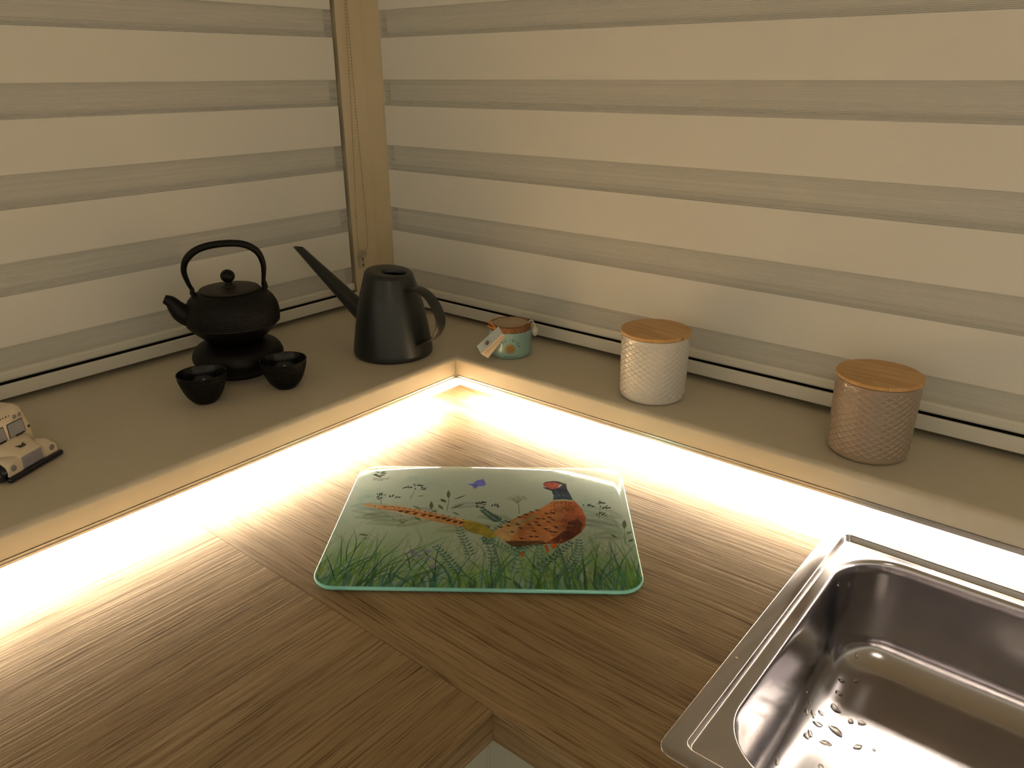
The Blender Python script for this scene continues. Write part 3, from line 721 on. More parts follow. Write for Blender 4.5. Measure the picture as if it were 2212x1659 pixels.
# ================================================================ ceramic bus
def bus():
    t = thing('ceramic_bus', 'cream ceramic bus ornament with navy bumper on the left ledge', 'ornament', (-.087, -.726, ZT), math.radians(25.4))
    # local: +x front, z up; bumper front at x = 0
    def sm(bm, lev=2):
        return bm
    bm = bmesh.new()
    # cab and passenger body (rounded box that narrows upward)
    def sec(x, w, zb, zt, r, wt):
        o = []
        for y, z in rrect(-1, 1, 0, 1, .001, 1): pass
        pts = [(-w, zb), (-w, zb + (zt - zb) * .55), (-wt, zt - r), (-wt + r * .35, zt - r * .3), (-wt + r * 1.1, zt), (wt - r * 1.1, zt), (wt - r * .35, zt - r * .3), (wt, zt - r), (w, zb + (zt - zb) * .55), (w, zb)]
        return [(x, y, z) for y, z in pts]
    loft(bm, [sec(-.0355, .0365, .010, .0720, .010, .0310), sec(-.0390, .0385, .008, .0775, .010, .0335), sec(-.045, .0390, .008, .0800, .010, .0345), sec(-.160, .0390, .008, .0800, .010, .0345), sec(-.166, .0370, .010, .0770, .010, .0325)], cap0=True, cap1=True)
    body = obj('bus_body', bm, M['bus_cream'], t, smooth=True, sharp=50)
    # bonnet
    bm = bmesh.new()
    def hs(x, w, z, r): return [(x, y, zz) for y, zz in ((-w, .006), (-w, z - r), (-w + r * .4, z - r * .35), (-w + r, z), (w - r, z), (w - r * .4, z - r * .35), (w, z - r), (w, .006))]
    loft(bm, [hs(-.0045, .0185, .0255, .005), hs(-.0065, .0205, .0285, .006), hs(-.016, .0240, .0320, .008), hs(-.034, .0310, .0385, .009)], cap0=True, cap1=True)
    obj('bonnet', bm, M['bus_cream'], body, smooth=True, sharp=50)
    for s in (-1, 1):      # wings with headlamps, wheels
        bm = bmesh.new()
        loft(bm, [[(x, s * y, z) for x, y, z in L_] for L_ in ([(-.0030, .0195, .007), (-.0030, .0195, .0235), (-.0030, .0300, .0250), (-.0030, .0375, .0215), (-.0030, .0395, .0150), (-.0030, .0400, .007)],
            [(-.010, .0190, .007), (-.010, .0190, .0275), (-.010, .0310, .0290), (-.010, .0395, .0250), (-.010, .0415, .0180), (-.010, .0415, .012)],
            [(-.030, .0190, .014), (-.030, .0190, .0270), (-.030, .0310, .0280), (-.030, .0395, .0255), (-.030, .0415, .0225), (-.030, .0415, .018)],
            [(-.040, .0190, .010), (-.040, .0190, .0220), (-.040, .0310, .0220), (-.040, .0380, .0200), (-.040, .0395, .0160), (-.040, .0395, .012)])], cap0=True, cap1=True)
        obj('wing', bm, M['bus_cream'], body, smooth=True, sharp=45)
        bm = bmesh.new(); lathe(bm, [(0, .0), (.0042, .0), (.0036, .0012), (0, .0018)], 20)
        bmesh.ops.rotate(bm, cent=(0, 0, 0), matrix=Matrix.Rotation(PI / 2, 3, 'Y'), verts=bm.verts); bmesh.ops.translate(bm, vec=(-.0030, s * .0315, .0170), verts=bm.verts)
        obj('headlamp', bm, M['bus_lamp'], body, smooth=True)
    for wx in (-.0175, -.130):
        for s in (-1, 1):
            bm = bmesh.new(); lathe(bm, [(0, -.002), (.0110, -.002), (.0128, .0), (.0128, .005), (.0115, .0072), (.0078, .0074), (.0070, .0060), (0, .0062)], 32)
            bmesh.ops.rotate(bm, cent=(0, 0, 0), matrix=Matrix.Rotation(-PI / 2 * s, 3, 'X'), verts=bm.verts); bmesh.ops.translate(bm, vec=(wx, s * (.0392 if s < 0 else .0340), .0128), verts=bm.verts)
            w = obj('wheel', bm, M['bus_navy'], t, smooth=True, sharp=40)
            bm = bmesh.new(); lathe(bm, [(0, .0062), (.0068, .0062), (.0060, .0074), (0, .0080)], 24)
            for k in range(4): lathe(bm, [(0, .0086), (.0011, .0084), (.0013, .0070)], 8, cx=.0035 * math.cos(PI / 2 * k), cy=.0035 * math.sin(PI / 2 * k))
            bmesh.ops.rotate(bm, cent=(0, 0, 0), matrix=Matrix.Rotation(-PI / 2 * s, 3, 'X'), verts=bm.verts); bmesh.ops.translate(bm, vec=(wx, s * (.0392 if s < 0 else .0340), .0128), verts=bm.verts)
            obj('hub_cap', bm, M['bus_grey'], w, smooth=True)
    bm = box(bmesh.new(), -.0060, .0022, -.0445, .0445, .0012, .0082, bev=.0026, seg=3); obj('bumper', bm, M['bus_navy'], t, smooth=True, sharp=60)
    # grille: frame with horizontal bars and middle post
    g = obj('grille', bx(-.0055, -.0034, -.0160, .0160, .0080, .0245, bev=.0006), M['bus_grey'], body)
    for k in range(5):
        z = .0095 + .0030 * k; wdt = .0150 - .0006 * k
        for s in (-1, 1): obj('grille_bar', bx(-.0038, -.0024, min(s * .0012, s * wdt), max(s * .0012, s * wdt), z, z + .0018, bev=.0005), M['bus_grey'], g)
    # windscreen panes with dark outline, on the cab front
    for s in (-1, 1):
        y0, y1 = (.0025, .0275) if s > 0 else (-.0275, -.0025)
        def quad(g_, x, m, nm, par):
            sl = .0; bm = bmesh.new()
            z0, z1 = .0405 - g_, .0590 + g_
            X = lambda z: x - .0012
            pts = [(X(z0), y0 - g_, z0), (X(z0), y1 + g_, z0), (X(z1), y1 + g_ - .002, z1), (X(z1), y0 - g_ + (.002 if s < 0 else 0), z1)]
            loft(bm, [pts, [(p[0] + .0010, p[1], p[2]) for p in pts]], cap0=True, cap1=True); return obj(nm, bm, m, par)
        fr = quad(.0007, -.0347, M['bus_navy'], 'pane_outline', body); quad(0, -.0344, M['bus_grey'], 'windscreen', fr)
        obj('wiper', bx(-.0344, -.0334, y0 + .008, y1 - .003, .0395, .0412), M['bus_navy'], fr)
        for yy in (.016, .0245):
            bm = bmesh.new(); lathe(bm, [(0, 0), (.0030, 0), (.0020, .0009), (0, .0012)], 16); bmesh.ops.rotate(bm, cent=(0, 0, 0), matrix=Matrix.Rotation(PI / 2, 3, 'Y'), verts=bm.verts)
            bmesh.ops.translate(bm, vec=(-.0356, s * yy, .0655), verts=bm.verts); obj('roof_lamp', bm, M['bus_lamp'], body, smooth=True)
    for k in range(5):
        bm = bmesh.new(); lathe(bm, [(0, 0), (.0013, 0), (.0008, .0006), (0, .0008)], 10); bmesh.ops.rotate(bm, cent=(0, 0, 0), matrix=Matrix.Rotation(PI / 2, 3, 'Y'), verts=bm.verts)
        bmesh.ops.translate(bm, vec=(-.0357, -.0085 + .0042 * k, .0700), verts=bm.verts); obj('marker_dot', bm, M['bus_navy'], body, smooth=True)
    bm = bmesh.new(); lathe(bm, [(0, 0), (.0022, 0), (.0016, .0012), (0, .0018)], 12); bmesh.ops.rotate(bm, cent=(0, 0, 0), matrix=Matrix.Rotation(PI / 2, 3, 'Y'), verts=bm.verts)
    bmesh.ops.translate(bm, vec=(-.0360, .0340, .0440), verts=bm.verts); obj('side_mirror', bm, M['bus_navy'], body, smooth=True)
    # winged badge painted on the bonnet
    bm = bmesh.new()
    for sgn in (-1, 1):
        for k in range(4):
            a = math.radians(20 + 16 * k); cx_, cy_ = -.0175, .0; l = .0080 - .0010 * k; u = Vector((-math.cos(a) * .5 + .15, sgn * math.sin(a) + sgn * .3, 0)).normalized(); w = Vector((-u.y, u.x, 0)) * .0007
            p = Vector((cx_ + .0012 * k, cy_ + sgn * .0004, 0)); q = [p - w, p + u * l * .7 - w, p + u * l, p + u * l * .7 + w, p + w]
            bm.faces.new([bm.verts.new((v.x, v.y, .0322 + .30 * max(0, -.016 - v.x) * 1.18 + .0003)) for v in q])
    obj('badge', bm, M['bus_navy'], body)
    return t
bus()
# print layout of the worktop saver picture, in board coordinates
A_BODY = [(0.7344,0.6749),(0.7248,0.6512),(0.7031,0.6199),(0.682,0.5889),(0.6402,0.5543),(0.5968,0.5058),(0.5575,0.4445),(0.533,0.4025),(0.5488,0.3694),(0.5754,0.3275),(0.59,0.3051),(0.6152,0.2934),(0.6484,0.3042),(0.6817,0.3082),(0.7151,0.3158),(0.7598,0.3204),(0.7915,0.3539),(0.8244,0.4048),(0.8395,0.4533),(0.8454,0.5243),(0.8354,0.5976),(0.8165,0.658),(0.8065,0.6812)]
A_BREAST = [(0.768,0.672),(0.8063,0.6772),(0.8165,0.658),(0.8354,0.5976),(0.8454,0.5243),(0.8395,0.4533),(0.8244,0.4048),(0.7915,0.3539),(0.7656,0.3367),(0.7498,0.3756),(0.7743,0.4443),(0.7549,0.4859),(0.7772,0.5584),(0.7847,0.6187)]
A_SHADE = [(0.7843,0.4939),(0.8173,0.5162),(0.8331,0.4741),(0.8218,0.4115),(0.7916,0.3571),(0.7598,0.3204),(0.7151,0.3158),(0.7098,0.3286),(0.7441,0.3755),(0.7767,0.4308)]
A_UNDER = [(0.5753,0.3305),(0.6089,0.3383),(0.6481,0.3332),(0.6873,0.3408),(0.7152,0.319),(0.6817,0.3082),(0.6486,0.3007),(0.6153,0.2871),(0.59,0.3051)]
A_REAR = [(0.533,0.4025),(0.5575,0.4445),(0.5968,0.5021),(0.6229,0.5175),(0.6353,0.468),(0.6133,0.405),(0.5865,0.3312),(0.5754,0.3275),(0.5488,0.3694)]
A_WING = [(0.6176,0.485),(0.6465,0.518),(0.6759,0.5481),(0.679,0.5335),(0.6497,0.4967),(0.6236,0.4711)]
A_FACE = [(0.7014,0.8287),(0.7142,0.8487),(0.7399,0.8554),(0.7624,0.8432),(0.7601,0.8094),(0.7515,0.7842),(0.7327,0.7752),(0.717,0.7913),(0.7028,0.8075)]
A_CROWN = [(0.6998,0.8312),(0.711,0.8486),(0.7401,0.8578),(0.7592,0.8534),(0.7782,0.8352),(0.7906,0.8269),(0.7775,0.8165),(0.7602,0.8261),(0.7462,0.8426),(0.7206,0.8435)]
A_CHIN = [(0.6987,0.7924),(0.7107,0.7952),(0.7358,0.7795),(0.758,0.7925),(0.7711,0.818),(0.7856,0.8228),(0.7878,0.7853),(0.7917,0.7567),(0.7573,0.7555),(0.7354,0.7606),(0.7199,0.7707)]
A_NECK = [(0.7307,0.7628),(0.7919,0.7607),(0.8,0.7205),(0.8062,0.6732),(0.7743,0.6838),(0.7558,0.6793),(0.7357,0.6789),(0.738,0.7185)]
A_COLLAR = [(0.7341,0.6772),(0.7559,0.6842),(0.7744,0.6878),(0.8048,0.6795),(0.807,0.6655),(0.768,0.6704),(0.7372,0.6647)]
A_EYE = [(0.7364,0.8281)]
A_TAIL = [(0.0634,0.6114),(0.085,0.6313),(0.1068,0.609),(0.1335,0.6136),(0.1861,0.6093),(0.2499,0.5844),(0.3136,0.5528),(0.3761,0.5226),(0.4404,0.4936),(0.4499,0.4339),(0.4263,0.4403),(0.3512,0.4695),(0.289,0.503),(0.2249,0.5414),(0.1768,0.5657),(0.13,0.5756),(0.0963,0.597)]
A_RUMP = [(0.4313,0.4953),(0.4523,0.4902),(0.4928,0.4739),(0.4773,0.4771),(0.5079,0.4498),(0.5357,0.4092),(0.5488,0.3694),(0.5239,0.3487),(0.5033,0.3681),(0.4977,0.3774),(0.473,0.3869),(0.4428,0.4131),(0.4292,0.4403)]
A_TAILLINE = [(0.1483,0.5745),(0.1913,0.57),(0.2529,0.5585),(0.3158,0.5308),(0.3778,0.5024),(0.44,0.4742)]
A_TAILBLOB = [(0.2074,0.563),(0.2292,0.5547),(0.2592,0.5423),(0.2891,0.53),(0.3147,0.5258),(0.3399,0.512),(0.3625,0.5054),(0.3787,0.4896),(0.4016,0.4781),(0.4228,0.4717)]
A_TAILDOT = [(0.1108,0.603),(0.1274,0.5831),(0.1464,0.5986),(0.1716,0.6034),(0.1817,0.5907),(0.196,0.5903),(0.2173,0.5842),(0.2369,0.579),(0.2539,0.5719),(0.2708,0.5664),(0.2911,0.558),(0.3116,0.549),(0.3301,0.5424),(0.3568,0.532),(0.377,0.5225),(0.3986,0.5115),(0.4297,0.4968)]
A_LEGS = [[(0.7012,0.3055),(0.7122,0.3092),(0.7174,0.2618),(0.7104,0.249)],[(0.7206,0.3095),(0.746,0.3296),(0.7424,0.2909),(0.7284,0.2778)],[(0.6244,0.2432),(0.6352,0.2561),(0.6382,0.2313),(0.6289,0.2128)],[(0.5723,0.3372),(0.5865,0.3312),(0.5811,0.321)]]
A_SPOTS = [(0.6184,0.5244),(0.6402,0.5469),(0.6597,0.5697),(0.6795,0.5852),(0.5826,0.4839),(0.5834,0.4522),(0.5576,0.4411),(0.6136,0.4659),(0.6241,0.4361),(0.7077,0.432),(0.7424,0.4454),(0.5975,0.4044),(0.6281,0.3553),(0.6527,0.4649),(0.7219,0.5276),(0.7332,0.5051),(0.6761,0.4831),(0.7169,0.4882),(0.6819,0.5134),(0.7011,0.5127),(0.6689,0.4138),(0.6776,0.3702),(0.6591,0.3694),(0.7261,0.4087),(0.7389,0.4058),(0.6847,0.4588),(0.7118,0.5566),(0.734,0.561)]
A_BFLY = [(0.4211,0.8157),(0.4413,0.825),(0.4558,0.8553),(0.4728,0.8687),(0.4565,0.8554),(0.4784,0.8692),(0.4895,0.8264),(0.4881,0.8027),(0.4631,0.7962),(0.4563,0.775),(0.4419,0.7788),(0.4628,0.7833),(0.4468,0.7829),(0.4394,0.8035)]
A_LEAVES = [((0.3631,0.6806),(0.3568,0.7581),0.0059),((0.3337,0.6751),(0.3589,0.643),0.0059),((0.383,0.6705),(0.4255,0.7143),0.0032),((0.3112,0.5782),(0.3039,0.6529),0.0059),((0.3313,0.6234),(0.3532,0.5788),0.0054),((0.3775,0.5869),(0.4243,0.6341),0.0039),((0.314,0.5589),(0.3348,0.5743),0.0039),((0.2431,0.6114),(0.2789,0.5752),0.0044),((0.2582,0.5166),(0.2877,0.4817),0.0049),((0.2473,0.696),(0.2763,0.7035),0.0022),((0.0912,0.3704),(0.1268,0.3602),0.0049),((0.1068,0.3359),(0.1313,0.3421),0.0025),((0.3863,0.5617),(0.4155,0.5316),0.003),((0.9692,0.4369),(0.9753,0.5141),0.0064),((0.9735,0.4005),(0.9916,0.4193),0.0059),((0.9748,0.338),(0.9916,0.3622),0.0059),((0.9221,0.3973),(0.9394,0.3656),0.0034)]
A_SPRIG = [(0.1192,0.6915),(0.1069,0.6595),(0.1636,0.6754),(0.1968,0.7605),(0.24,0.7851),(0.2518,0.7506),(0.4791,0.6244),(0.4845,0.6244),(0.4728,0.5901),(0.531,0.6033),(0.857,0.6133),(0.9021,0.6375),(0.9132,0.5985),(0.9038,0.5405)]
A_STEMS = [[(0.1295,0.6213),(0.1208,0.6916)],[(0.2263,0.671),(0.2354,0.7683)],[(0.3663,0.5678),(0.3655,0.6515),(0.3623,0.6909)],[(0.618,0.5536),(0.6134,0.6441),(0.6075,0.7144)],[(0.4957,0.5499),(0.4875,0.6247)],[(0.8893,0.5185),(0.8997,0.6223)],[(0.9625,0.317),(0.9692,0.4369)]]
A_UMBEL = [(0.6081,0.6827),(0.2243,0.4976)]
A_BLADES = [([(0.097,0.0499),(0.0983,0.2264),(0.1138,0.3354),(0.1478,0.4525)],0.0025),([(0.0757,0.0379),(0.0394,0.1458),(0.0028,0.242)],0.0034),([(0.1401,0.0737),(0.1491,0.167),(0.1777,0.2102)],0.0039),([(0.1612,0.0406),(0.1985,0.1989),(0.2295,0.2746),(0.2573,0.3938)],0.003),([(0.0983,0.2264),(0.093,0.3152),(0.0652,0.4219)],0.003),([(0.196,0.0867),(0.2197,0.1456),(0.2632,0.1825),(0.308,0.1932)],0.0022),([(0.3745,0.0366),(0.3641,0.1739),(0.3675,0.2851),(0.389,0.3642)],0.0027),([(0.3414,0.1852),(0.3242,0.2459),(0.2947,0.2894)],0.0022),([(0.2418,0.0996),(0.2712,0.0554),(0.3029,0.029)],0.0025),([(0.1888,0.0307),(0.2177,0.0818),(0.2393,0.1169)],0.0022),([(0.0737,0.1349),(0.0544,0.2561),(0.0294,0.3933)],0.0025),([(0.087,0.165),(0.0704,0.2758),(0.0733,0.4084)],0.0025),([(0.4388,0.1467),(0.4579,0.1009),(0.4928,0.0405)],0.0034),([(0.7713,0.0389),(0.7583,0.1398),(0.7478,0.2786),(0.7583,0.3761),(0.783,0.4446)],0.0022),([(0.8168,0.0295),(0.824,0.1304),(0.8197,0.2188),(0.8404,0.3197)],0.003),([(0.8452,0.036),(0.8554,0.1313),(0.8726,0.2513)],0.0027),([(0.8664,0.0472),(0.8964,0.1153),(0.9363,0.1572),(0.9797,0.1704)],0.003),([(0.5451,0.0152),(0.5368,0.1797),(0.537,0.3035)],0.002),([(0.5192,0.2092),(0.5054,0.2707),(0.4863,0.3149)],0.002),([(0.6978,0.2029),(0.6873,0.2766),(0.6481,0.3332)],0.0017),([(0.567,0.2415),(0.5871,0.3051)],0.0017),([(0.632,0.2811),(0.6818,0.3212),(0.727,0.3717)],0.0015),([(0.7899,0.2179),(0.7903,0.3116),(0.7887,0.3571)],0.002),([(0.7728,0.1874),(0.7736,0.3111)],0.002),([(0.2403,0.0325),(0.2313,0.1167),(0.2431,0.2125)],0.0025),([(0.293,0.1128),(0.2745,0.2012),(0.2585,0.244)],0.0034)]
A_LOGO = [(0.072,0.9274),(0.0935,0.928),(0.0676,0.9022),(0.0973,0.912),(0.0756,0.8918),(0.0949,0.8941),(0.0853,0.8816)]
A_LOGOTEXT = [(0.0606,0.8546),(0.0627,0.8406)]
# ================================================================ glass worktop saver with a printed meadow picture
IW, IH = 1500, 1150
def paint():
    rng = np.random.default_rng(7); rnd = random.Random(5)
    def smooth_noise(sx, sy, seed):
        g = np.random.default_rng(seed).random((sy + 2, sx + 2)); yy = np.linspace(0, sy, IH, endpoint=False); xx = np.linspace(0, sx, IW, endpoint=False)
        y0 = yy.astype(int); x0 = xx.astype(int); fy = (yy - y0)[:, None]; fx = (xx - x0)[None, :]; fy = fy * fy * (3 - 2 * fy); fx = fx * fx * (3 - 2 * fx)
        a = g[np.ix_(y0, x0)]; b = g[np.ix_(y0, x0 + 1)]; c = g[np.ix_(y0 + 1, x0)]; d = g[np.ix_(y0 + 1, x0 + 1)]
        return (a * (1 - fx) + b * fx) * (1 - fy) + (c * (1 - fx) + d * fx) * fy
    n1 = smooth_noise(14, 10, 1); n2 = smooth_noise(40, 32, 2); n3 = smooth_noise(120, 90, 3); nn = .5 * n1 + .3 * n2 + .2 * n3
    img = np.zeros((IH, IW, 3)); img[:] = (176, 184, 158)
    V = np.linspace(0, 1, IH)[:, None] * np.ones((1, IW)); U = np.linspace(0, 1, IW)[None, :] * np.ones((IH, 1))
    def blend(col, a): img[:] = img * (1 - a[..., None]) + np.array(col, float) * a[..., None]
    blend((132, 160, 142), np.clip((nn - .48) * 3.2, 0, 1) * np.clip(1.2 - np.abs(V - .85) * 2.2, 0, 1) * np.clip(np.abs(U - .52) * 2.6 - .25, 0, 1) * .75)
    blend((140, 160, 110), np.clip((.62 - V) * 1.9, 0, 1) * (.25 + .5 * n1))
    blend((96, 140, 74), np.clip((.40 - V) * 2.6, 0, 1) * np.clip((n1 - .30) * 2.2, 0, 1) * np.clip(np.abs(U - .42) * 2.2, .25, 1) * .75)
    blend((86, 130, 112), np.clip((.22 - V) * 3.5, 0, 1) * .45)
    def poly(pts, col, al=1.0, var=.25, grow=0):
        P = np.array(pts, float) * (IW, IH); x0, y0 = np.floor(P.min(0)).astype(int) - 2; x1, y1 = np.ceil(P.max(0)).astype(int) + 3
        x0, y0 = max(x0, 0), max(y0, 0); x1, y1 = min(x1, IW), min(y1, IH)
        if x1 <= x0 or y1 <= y0: return
        acc = np.zeros((y1 - y0, x1 - x0))
        for ox in (.17, .5, .83):
            for oy in (.17, .5, .83):
                X, Y = np.meshgrid(np.arange(x0, x1) + ox, np.arange(y0, y1) + oy); ins = np.zeros(X.shape, bool)
                for (ax, ay), (bx_, by_) in zip(P, np.roll(P, -1, 0)):
                    if ay == by_: continue
                    c = (ay > Y) != (by_ > Y); ins ^= c & (X < (bx_ - ax) * (Y - ay) / (by_ - ay) + ax)
                acc += ins
        a = acc / 9 * al; w = 1 - var + 2 * var * nn[y0:y1, x0:x1]
        s = img[y0:y1, x0:x1]; s[:] = s * (1 - a[..., None]) + np.clip(np.array(col, float) * w[..., None], 0, 255) * a[..., None]
    asp = IH / IW
    def ell(c, rx, ry, ang, col, al=1.0):                # rx, ry in units of board width
        ca, sa = math.cos(ang), math.sin(ang)
        poly([(c[0] + rx * math.cos(t) * ca - ry * math.sin(t) * sa, c[1] + (rx * math.cos(t) * sa + ry * math.sin(t) * ca) / .7675) for t in [2 * PI * k / 14 for k in range(14)]], col, al)
    def blade(pts, w, col, al=.85, tip=.1, base=.7):
        q = smooth_path([(x, 0, y * .7675) for x, y in pts], 6); n = len(q); l = []; r = []
        for i, p in enumerate(q):
            t = (q[min(i + 1, n - 1)] - q[max(i - 1, 0)]).normalized(); s = i / (n - 1)
            ww = w * .5 * (base + (1 - base) * min(1, s * 4)) * max(tip, 1 - max(0, s - .35) / .65) ; nx, nz = -t.z, t.x
            l.append((p.x + nx * ww, (p.z + nz * ww) / .7675)); r.append((p.x - nx * ww, (p.z - nz * ww) / .7675))
        poly(l + r[::-1], col, al)
    def leaf(a, b, w, col, al=.9):
        ax, ay = a[0], a[1] * .7675; bx_, by_ = b[0], b[1] * .7675; dx, dy = bx_ - ax, by_ - ay; ln = math.hypot(dx, dy) or 1e-6; nx, ny = -dy / ln, dx / ln
        pr = [(0, 0), (.2, .6), (.45, 1), (.75, .62), (1, 0), (.75, -.62), (.45, -1), (.2, -.6)]
        poly([(ax + dx * s + nx * w * k, (ay + dy * s + ny * w * k) / .7675) for s, k in pr], col, al)
    greens = [(96, 138, 62), (74, 116, 54), (120, 150, 58), (58, 98, 62), (134, 156, 84), (64, 104, 84)]
    teals = [(70, 104, 88), (84, 116, 98), (56, 88, 76), (92, 122, 92)]
    # faint far foliage
    for _ in range(70):
        x = rnd.random(); side = abs(x - .5) * 2
        blade([(x, rnd.uniform(.0, .25)), (x + rnd.uniform(-.04, .04), rnd.uniform(.2, .4)), (x + rnd.uniform(-.12, .12), rnd.uniform(.34, .62) * (.75 + .35 * side))], rnd.uniform(.004, .010), rnd.choice([(140, 160, 112), (150, 166, 124), (128, 154, 110)]), .45)
    # ferns: arching stem with short leaflets
    def fern(x, y, ang, ln, col, al=.65, curl=.8):
        px, py, a = x, y, ang; st = 26
        for k in range(st):
            a += curl / st; px += math.cos(a) * ln / st; py += math.sin(a) * ln / st / .7675
            h = ln * .22 * math.sin(PI * (k + 2) / (st + 3))
            for s in (1, -1):
                b = a + s * 1.15; leaf((px, py), (px + math.cos(b) * h, py + math.sin(b) * h / .7675), .0016, col, al)
    for x, y, an, ln, cu, c in ((.02, .60, .2, .16, -.6, (96, 118, 100)), (.03, .56, .1, .15, -.7, (104, 124, 100)), (.05, .50, .35, .16, -.9, (100, 120, 84)), (.10, .45, .5, .14, -1.0, (110, 126, 84)), (.36, .50, 3.0, .16, .9, (112, 112, 72)),
            (.47, .52, .2, .14, -.9, (92, 112, 84)), (.50, .62, 2.9, .12, .7, (104, 120, 92)), (.42, .42, .5, .16, -1.2, (110, 116, 66)), (.52, .40, 2.6, .18, 1.0, (112, 118, 64)), (.80, .60, .1, .18, -.8, (110, 128, 96)), (.80, .54, .0, .17, -.7, (98, 118, 92)),
            (.79, .48, .2, .18, -.9, (104, 124, 100)), (.90, .46, 2.6, .14, .9, (104, 104, 84)), (.22, .52, 2.8, .14, .8, (118, 104, 92)), (.24, .56, .6, .10, -1.4, (128, 108, 98)), (.84, .36, .5, .15, -.8, (112, 110, 90))):
        fern(x, y, an, ln, c, .6, cu)
    # grass, random and placed
    for _ in range(210):
        x = rnd.uniform(-.02, 1.02); gap = 1 if abs(x - .40) > .13 else .7
        h = rnd.uniform(.12, .40) * gap; lean = rnd.uniform(-.14, .14) + (.10 if x < .3 else 0)
        blade([(x, -.02), (x + lean * .3, h * .5), (x + lean, h)], rnd.uniform(.004, .013), rnd.choice(greens), rnd.uniform(.45, .85))
    for pts, w in A_BLADES: blade(pts, w * 1.25, rnd.choice([(48, 84, 44), (54, 78, 52), (64, 96, 50), (40, 72, 54)]), .88)
    # branches with blunt teal leaves in the middle foreground
    for x, y, an, ln in ((.50, .30, .9, .16), (.56, .10, 1.9, .22), (.60, .08, 1.2, .24), (.66, .12, .8, .20), (.47, .20, 1.7, .20), (.70, .06, 1.6, .20), (.53, .42, 2.8, .10), (.58, .28, .2, .16), (.76, .12, 1.1, .18), (.45, .08, 2.0, .18), (.63, .22, 2.4, .16), (.56, .48, 2.3, .10), (.62, .44, .3, .10)):
        px, py, a = x, y, an; c = rnd.choice(teals)
        for k in range(11):
            a += rnd.uniform(-.08, .10); px += math.cos(a) * ln / 11; py += math.sin(a) * ln / 11 / .7675
            for s in (1, -1):
                b = a + s * .9; l = .026 * (1 - .4 * k / 11); leaf((px, py), (px + math.cos(b) * l, py + math.sin(b) * l / .7675), .0042, c, .85)
        blade([(x, y), ((x + px) / 2, (y + py) / 2), (px, py)], .003, c, .8)
    for x, y in ((.30, .22), (.335, .25), (.345, .20), (.36, .14), (.28, .24)):
        for k in range(4): ell((x + rnd.uniform(-.012, .012), y + rnd.uniform(-.01, .01)), .009, .005, rnd.random() * 3, (132, 128, 142), .6)
    for st in A_STEMS: blade(st, .0026, (84, 98, 64), .8, .5)
    for a, b, w in A_LEAVES: leaf(a, b, w * 1.25, rnd.choice([(88, 100, 60), (78, 90, 56), (100, 112, 70)]), .9)
    for x, y in A_SPRIG:
        for k in range(9):
            an = rnd.uniform(.2, 2.9); r = rnd.uniform(.004, .020); px, py = x + math.cos(an) * r, y + math.sin(an) * r / .7675
            leaf((px, py), (px + .013 * math.cos(an * .6), py + .013 * math.sin(an * .6) / .7675), .0026, (44, 52, 40), .92)
    for (x, y), n_ in zip(A_UMBEL, (60, 44)):
        for k in range(n_):
            a = rnd.uniform(.1, PI - .1); r = rnd.uniform(.006, .042); ell((x + r * math.cos(a), y + r * math.sin(a) / .7675 - .015), .0017, .0013, 0, (84, 88, 58), .85)
        for k in range(12):
            a = PI * (k + .5) / 12; blade([(x, y - .04), (x + .02 * math.cos(a), y - .01 + .02 * math.sin(a)), (x + .040 * math.cos(a), y - .01 + .035 * math.sin(a) / .7675)], .0011, (96, 100, 66), .7, .6)
    # pheasant
    poly(A_TAIL, (192, 138, 84), .92, .2); poly(A_RUMP, (158, 138, 44), .9, .35); poly(A_TAIL[:9] + A_TAIL[-5:], (206, 148, 88), .35)
    blade(A_TAILLINE, .0042, (96, 46, 22), .9, .8, .4)
    for x, y in A_TAILBLOB: ell((x, y), .0088, .0062, .4, (88, 42, 20), .92)
    for x, y in A_TAILDOT: ell((x, y), .0030, .0026, 0, (58, 34, 22), .95)
    for p in A_LEGS: poly(p, (186, 82, 36), .9)
    poly(A_BODY, (186, 118, 66), 1, .32); poly(A_REAR, (176, 146, 92), .8, .3); poly(A_BREAST, (168, 86, 52), .75, .3); poly(A_SHADE, (92, 40, 28), .72, .5); poly(A_UNDER, (66, 48, 30), .8, .5); poly(A_WING, (146, 140, 92), .75)
    B = np.array(A_BODY); bx0, by0 = B.min(0); bx1, by1 = B.max(0)
    for _ in range(46):                                     # loose brush marks on the plumage
        x, y = rnd.uniform(bx0 + .10, bx1 - .05), rnd.uniform(by0 + .03, by1 - .06)
        yl = by0 + (by1 - by0) * (.20 + .75 * (x - bx0) / (bx1 - bx0))
        if y > yl: continue
        ell((x, y), rnd.uniform(.006, .013), rnd.uniform(.003, .006), -.3, rnd.choice([(200, 146, 92), (158, 92, 54), (190, 126, 72), (140, 78, 50)]), .55)
    for x, y in A_SPOTS: ell((x, y), .0082, .0036, -.35, (64, 34, 26), .95)
    for _ in range(60):
        t, s = rnd.random(), rnd.random(); x = A_BODY[1][0] + .075 * t + .0; y = A_BODY[0][1] - .015 - .10 * s
        ell((x, y), .0018, .0022, 0, (74, 36, 26), .9)
    for _ in range(26): ell((rnd.uniform(bx1 - .05, bx1 - .012), rnd.uniform(by0 + .12, by1 - .05)), .0016, .0022, 0, (104, 40, 28), .9)
    poly(A_NECK, (58, 74, 82), 1, .5); poly(A_COLLAR, (176, 178, 132), .8); poly(A_CHIN, (48, 52, 66), 1, .4); poly(A_FACE, (160, 76, 62), .95, .35); poly(A_CROWN, (62, 46, 52), .95)
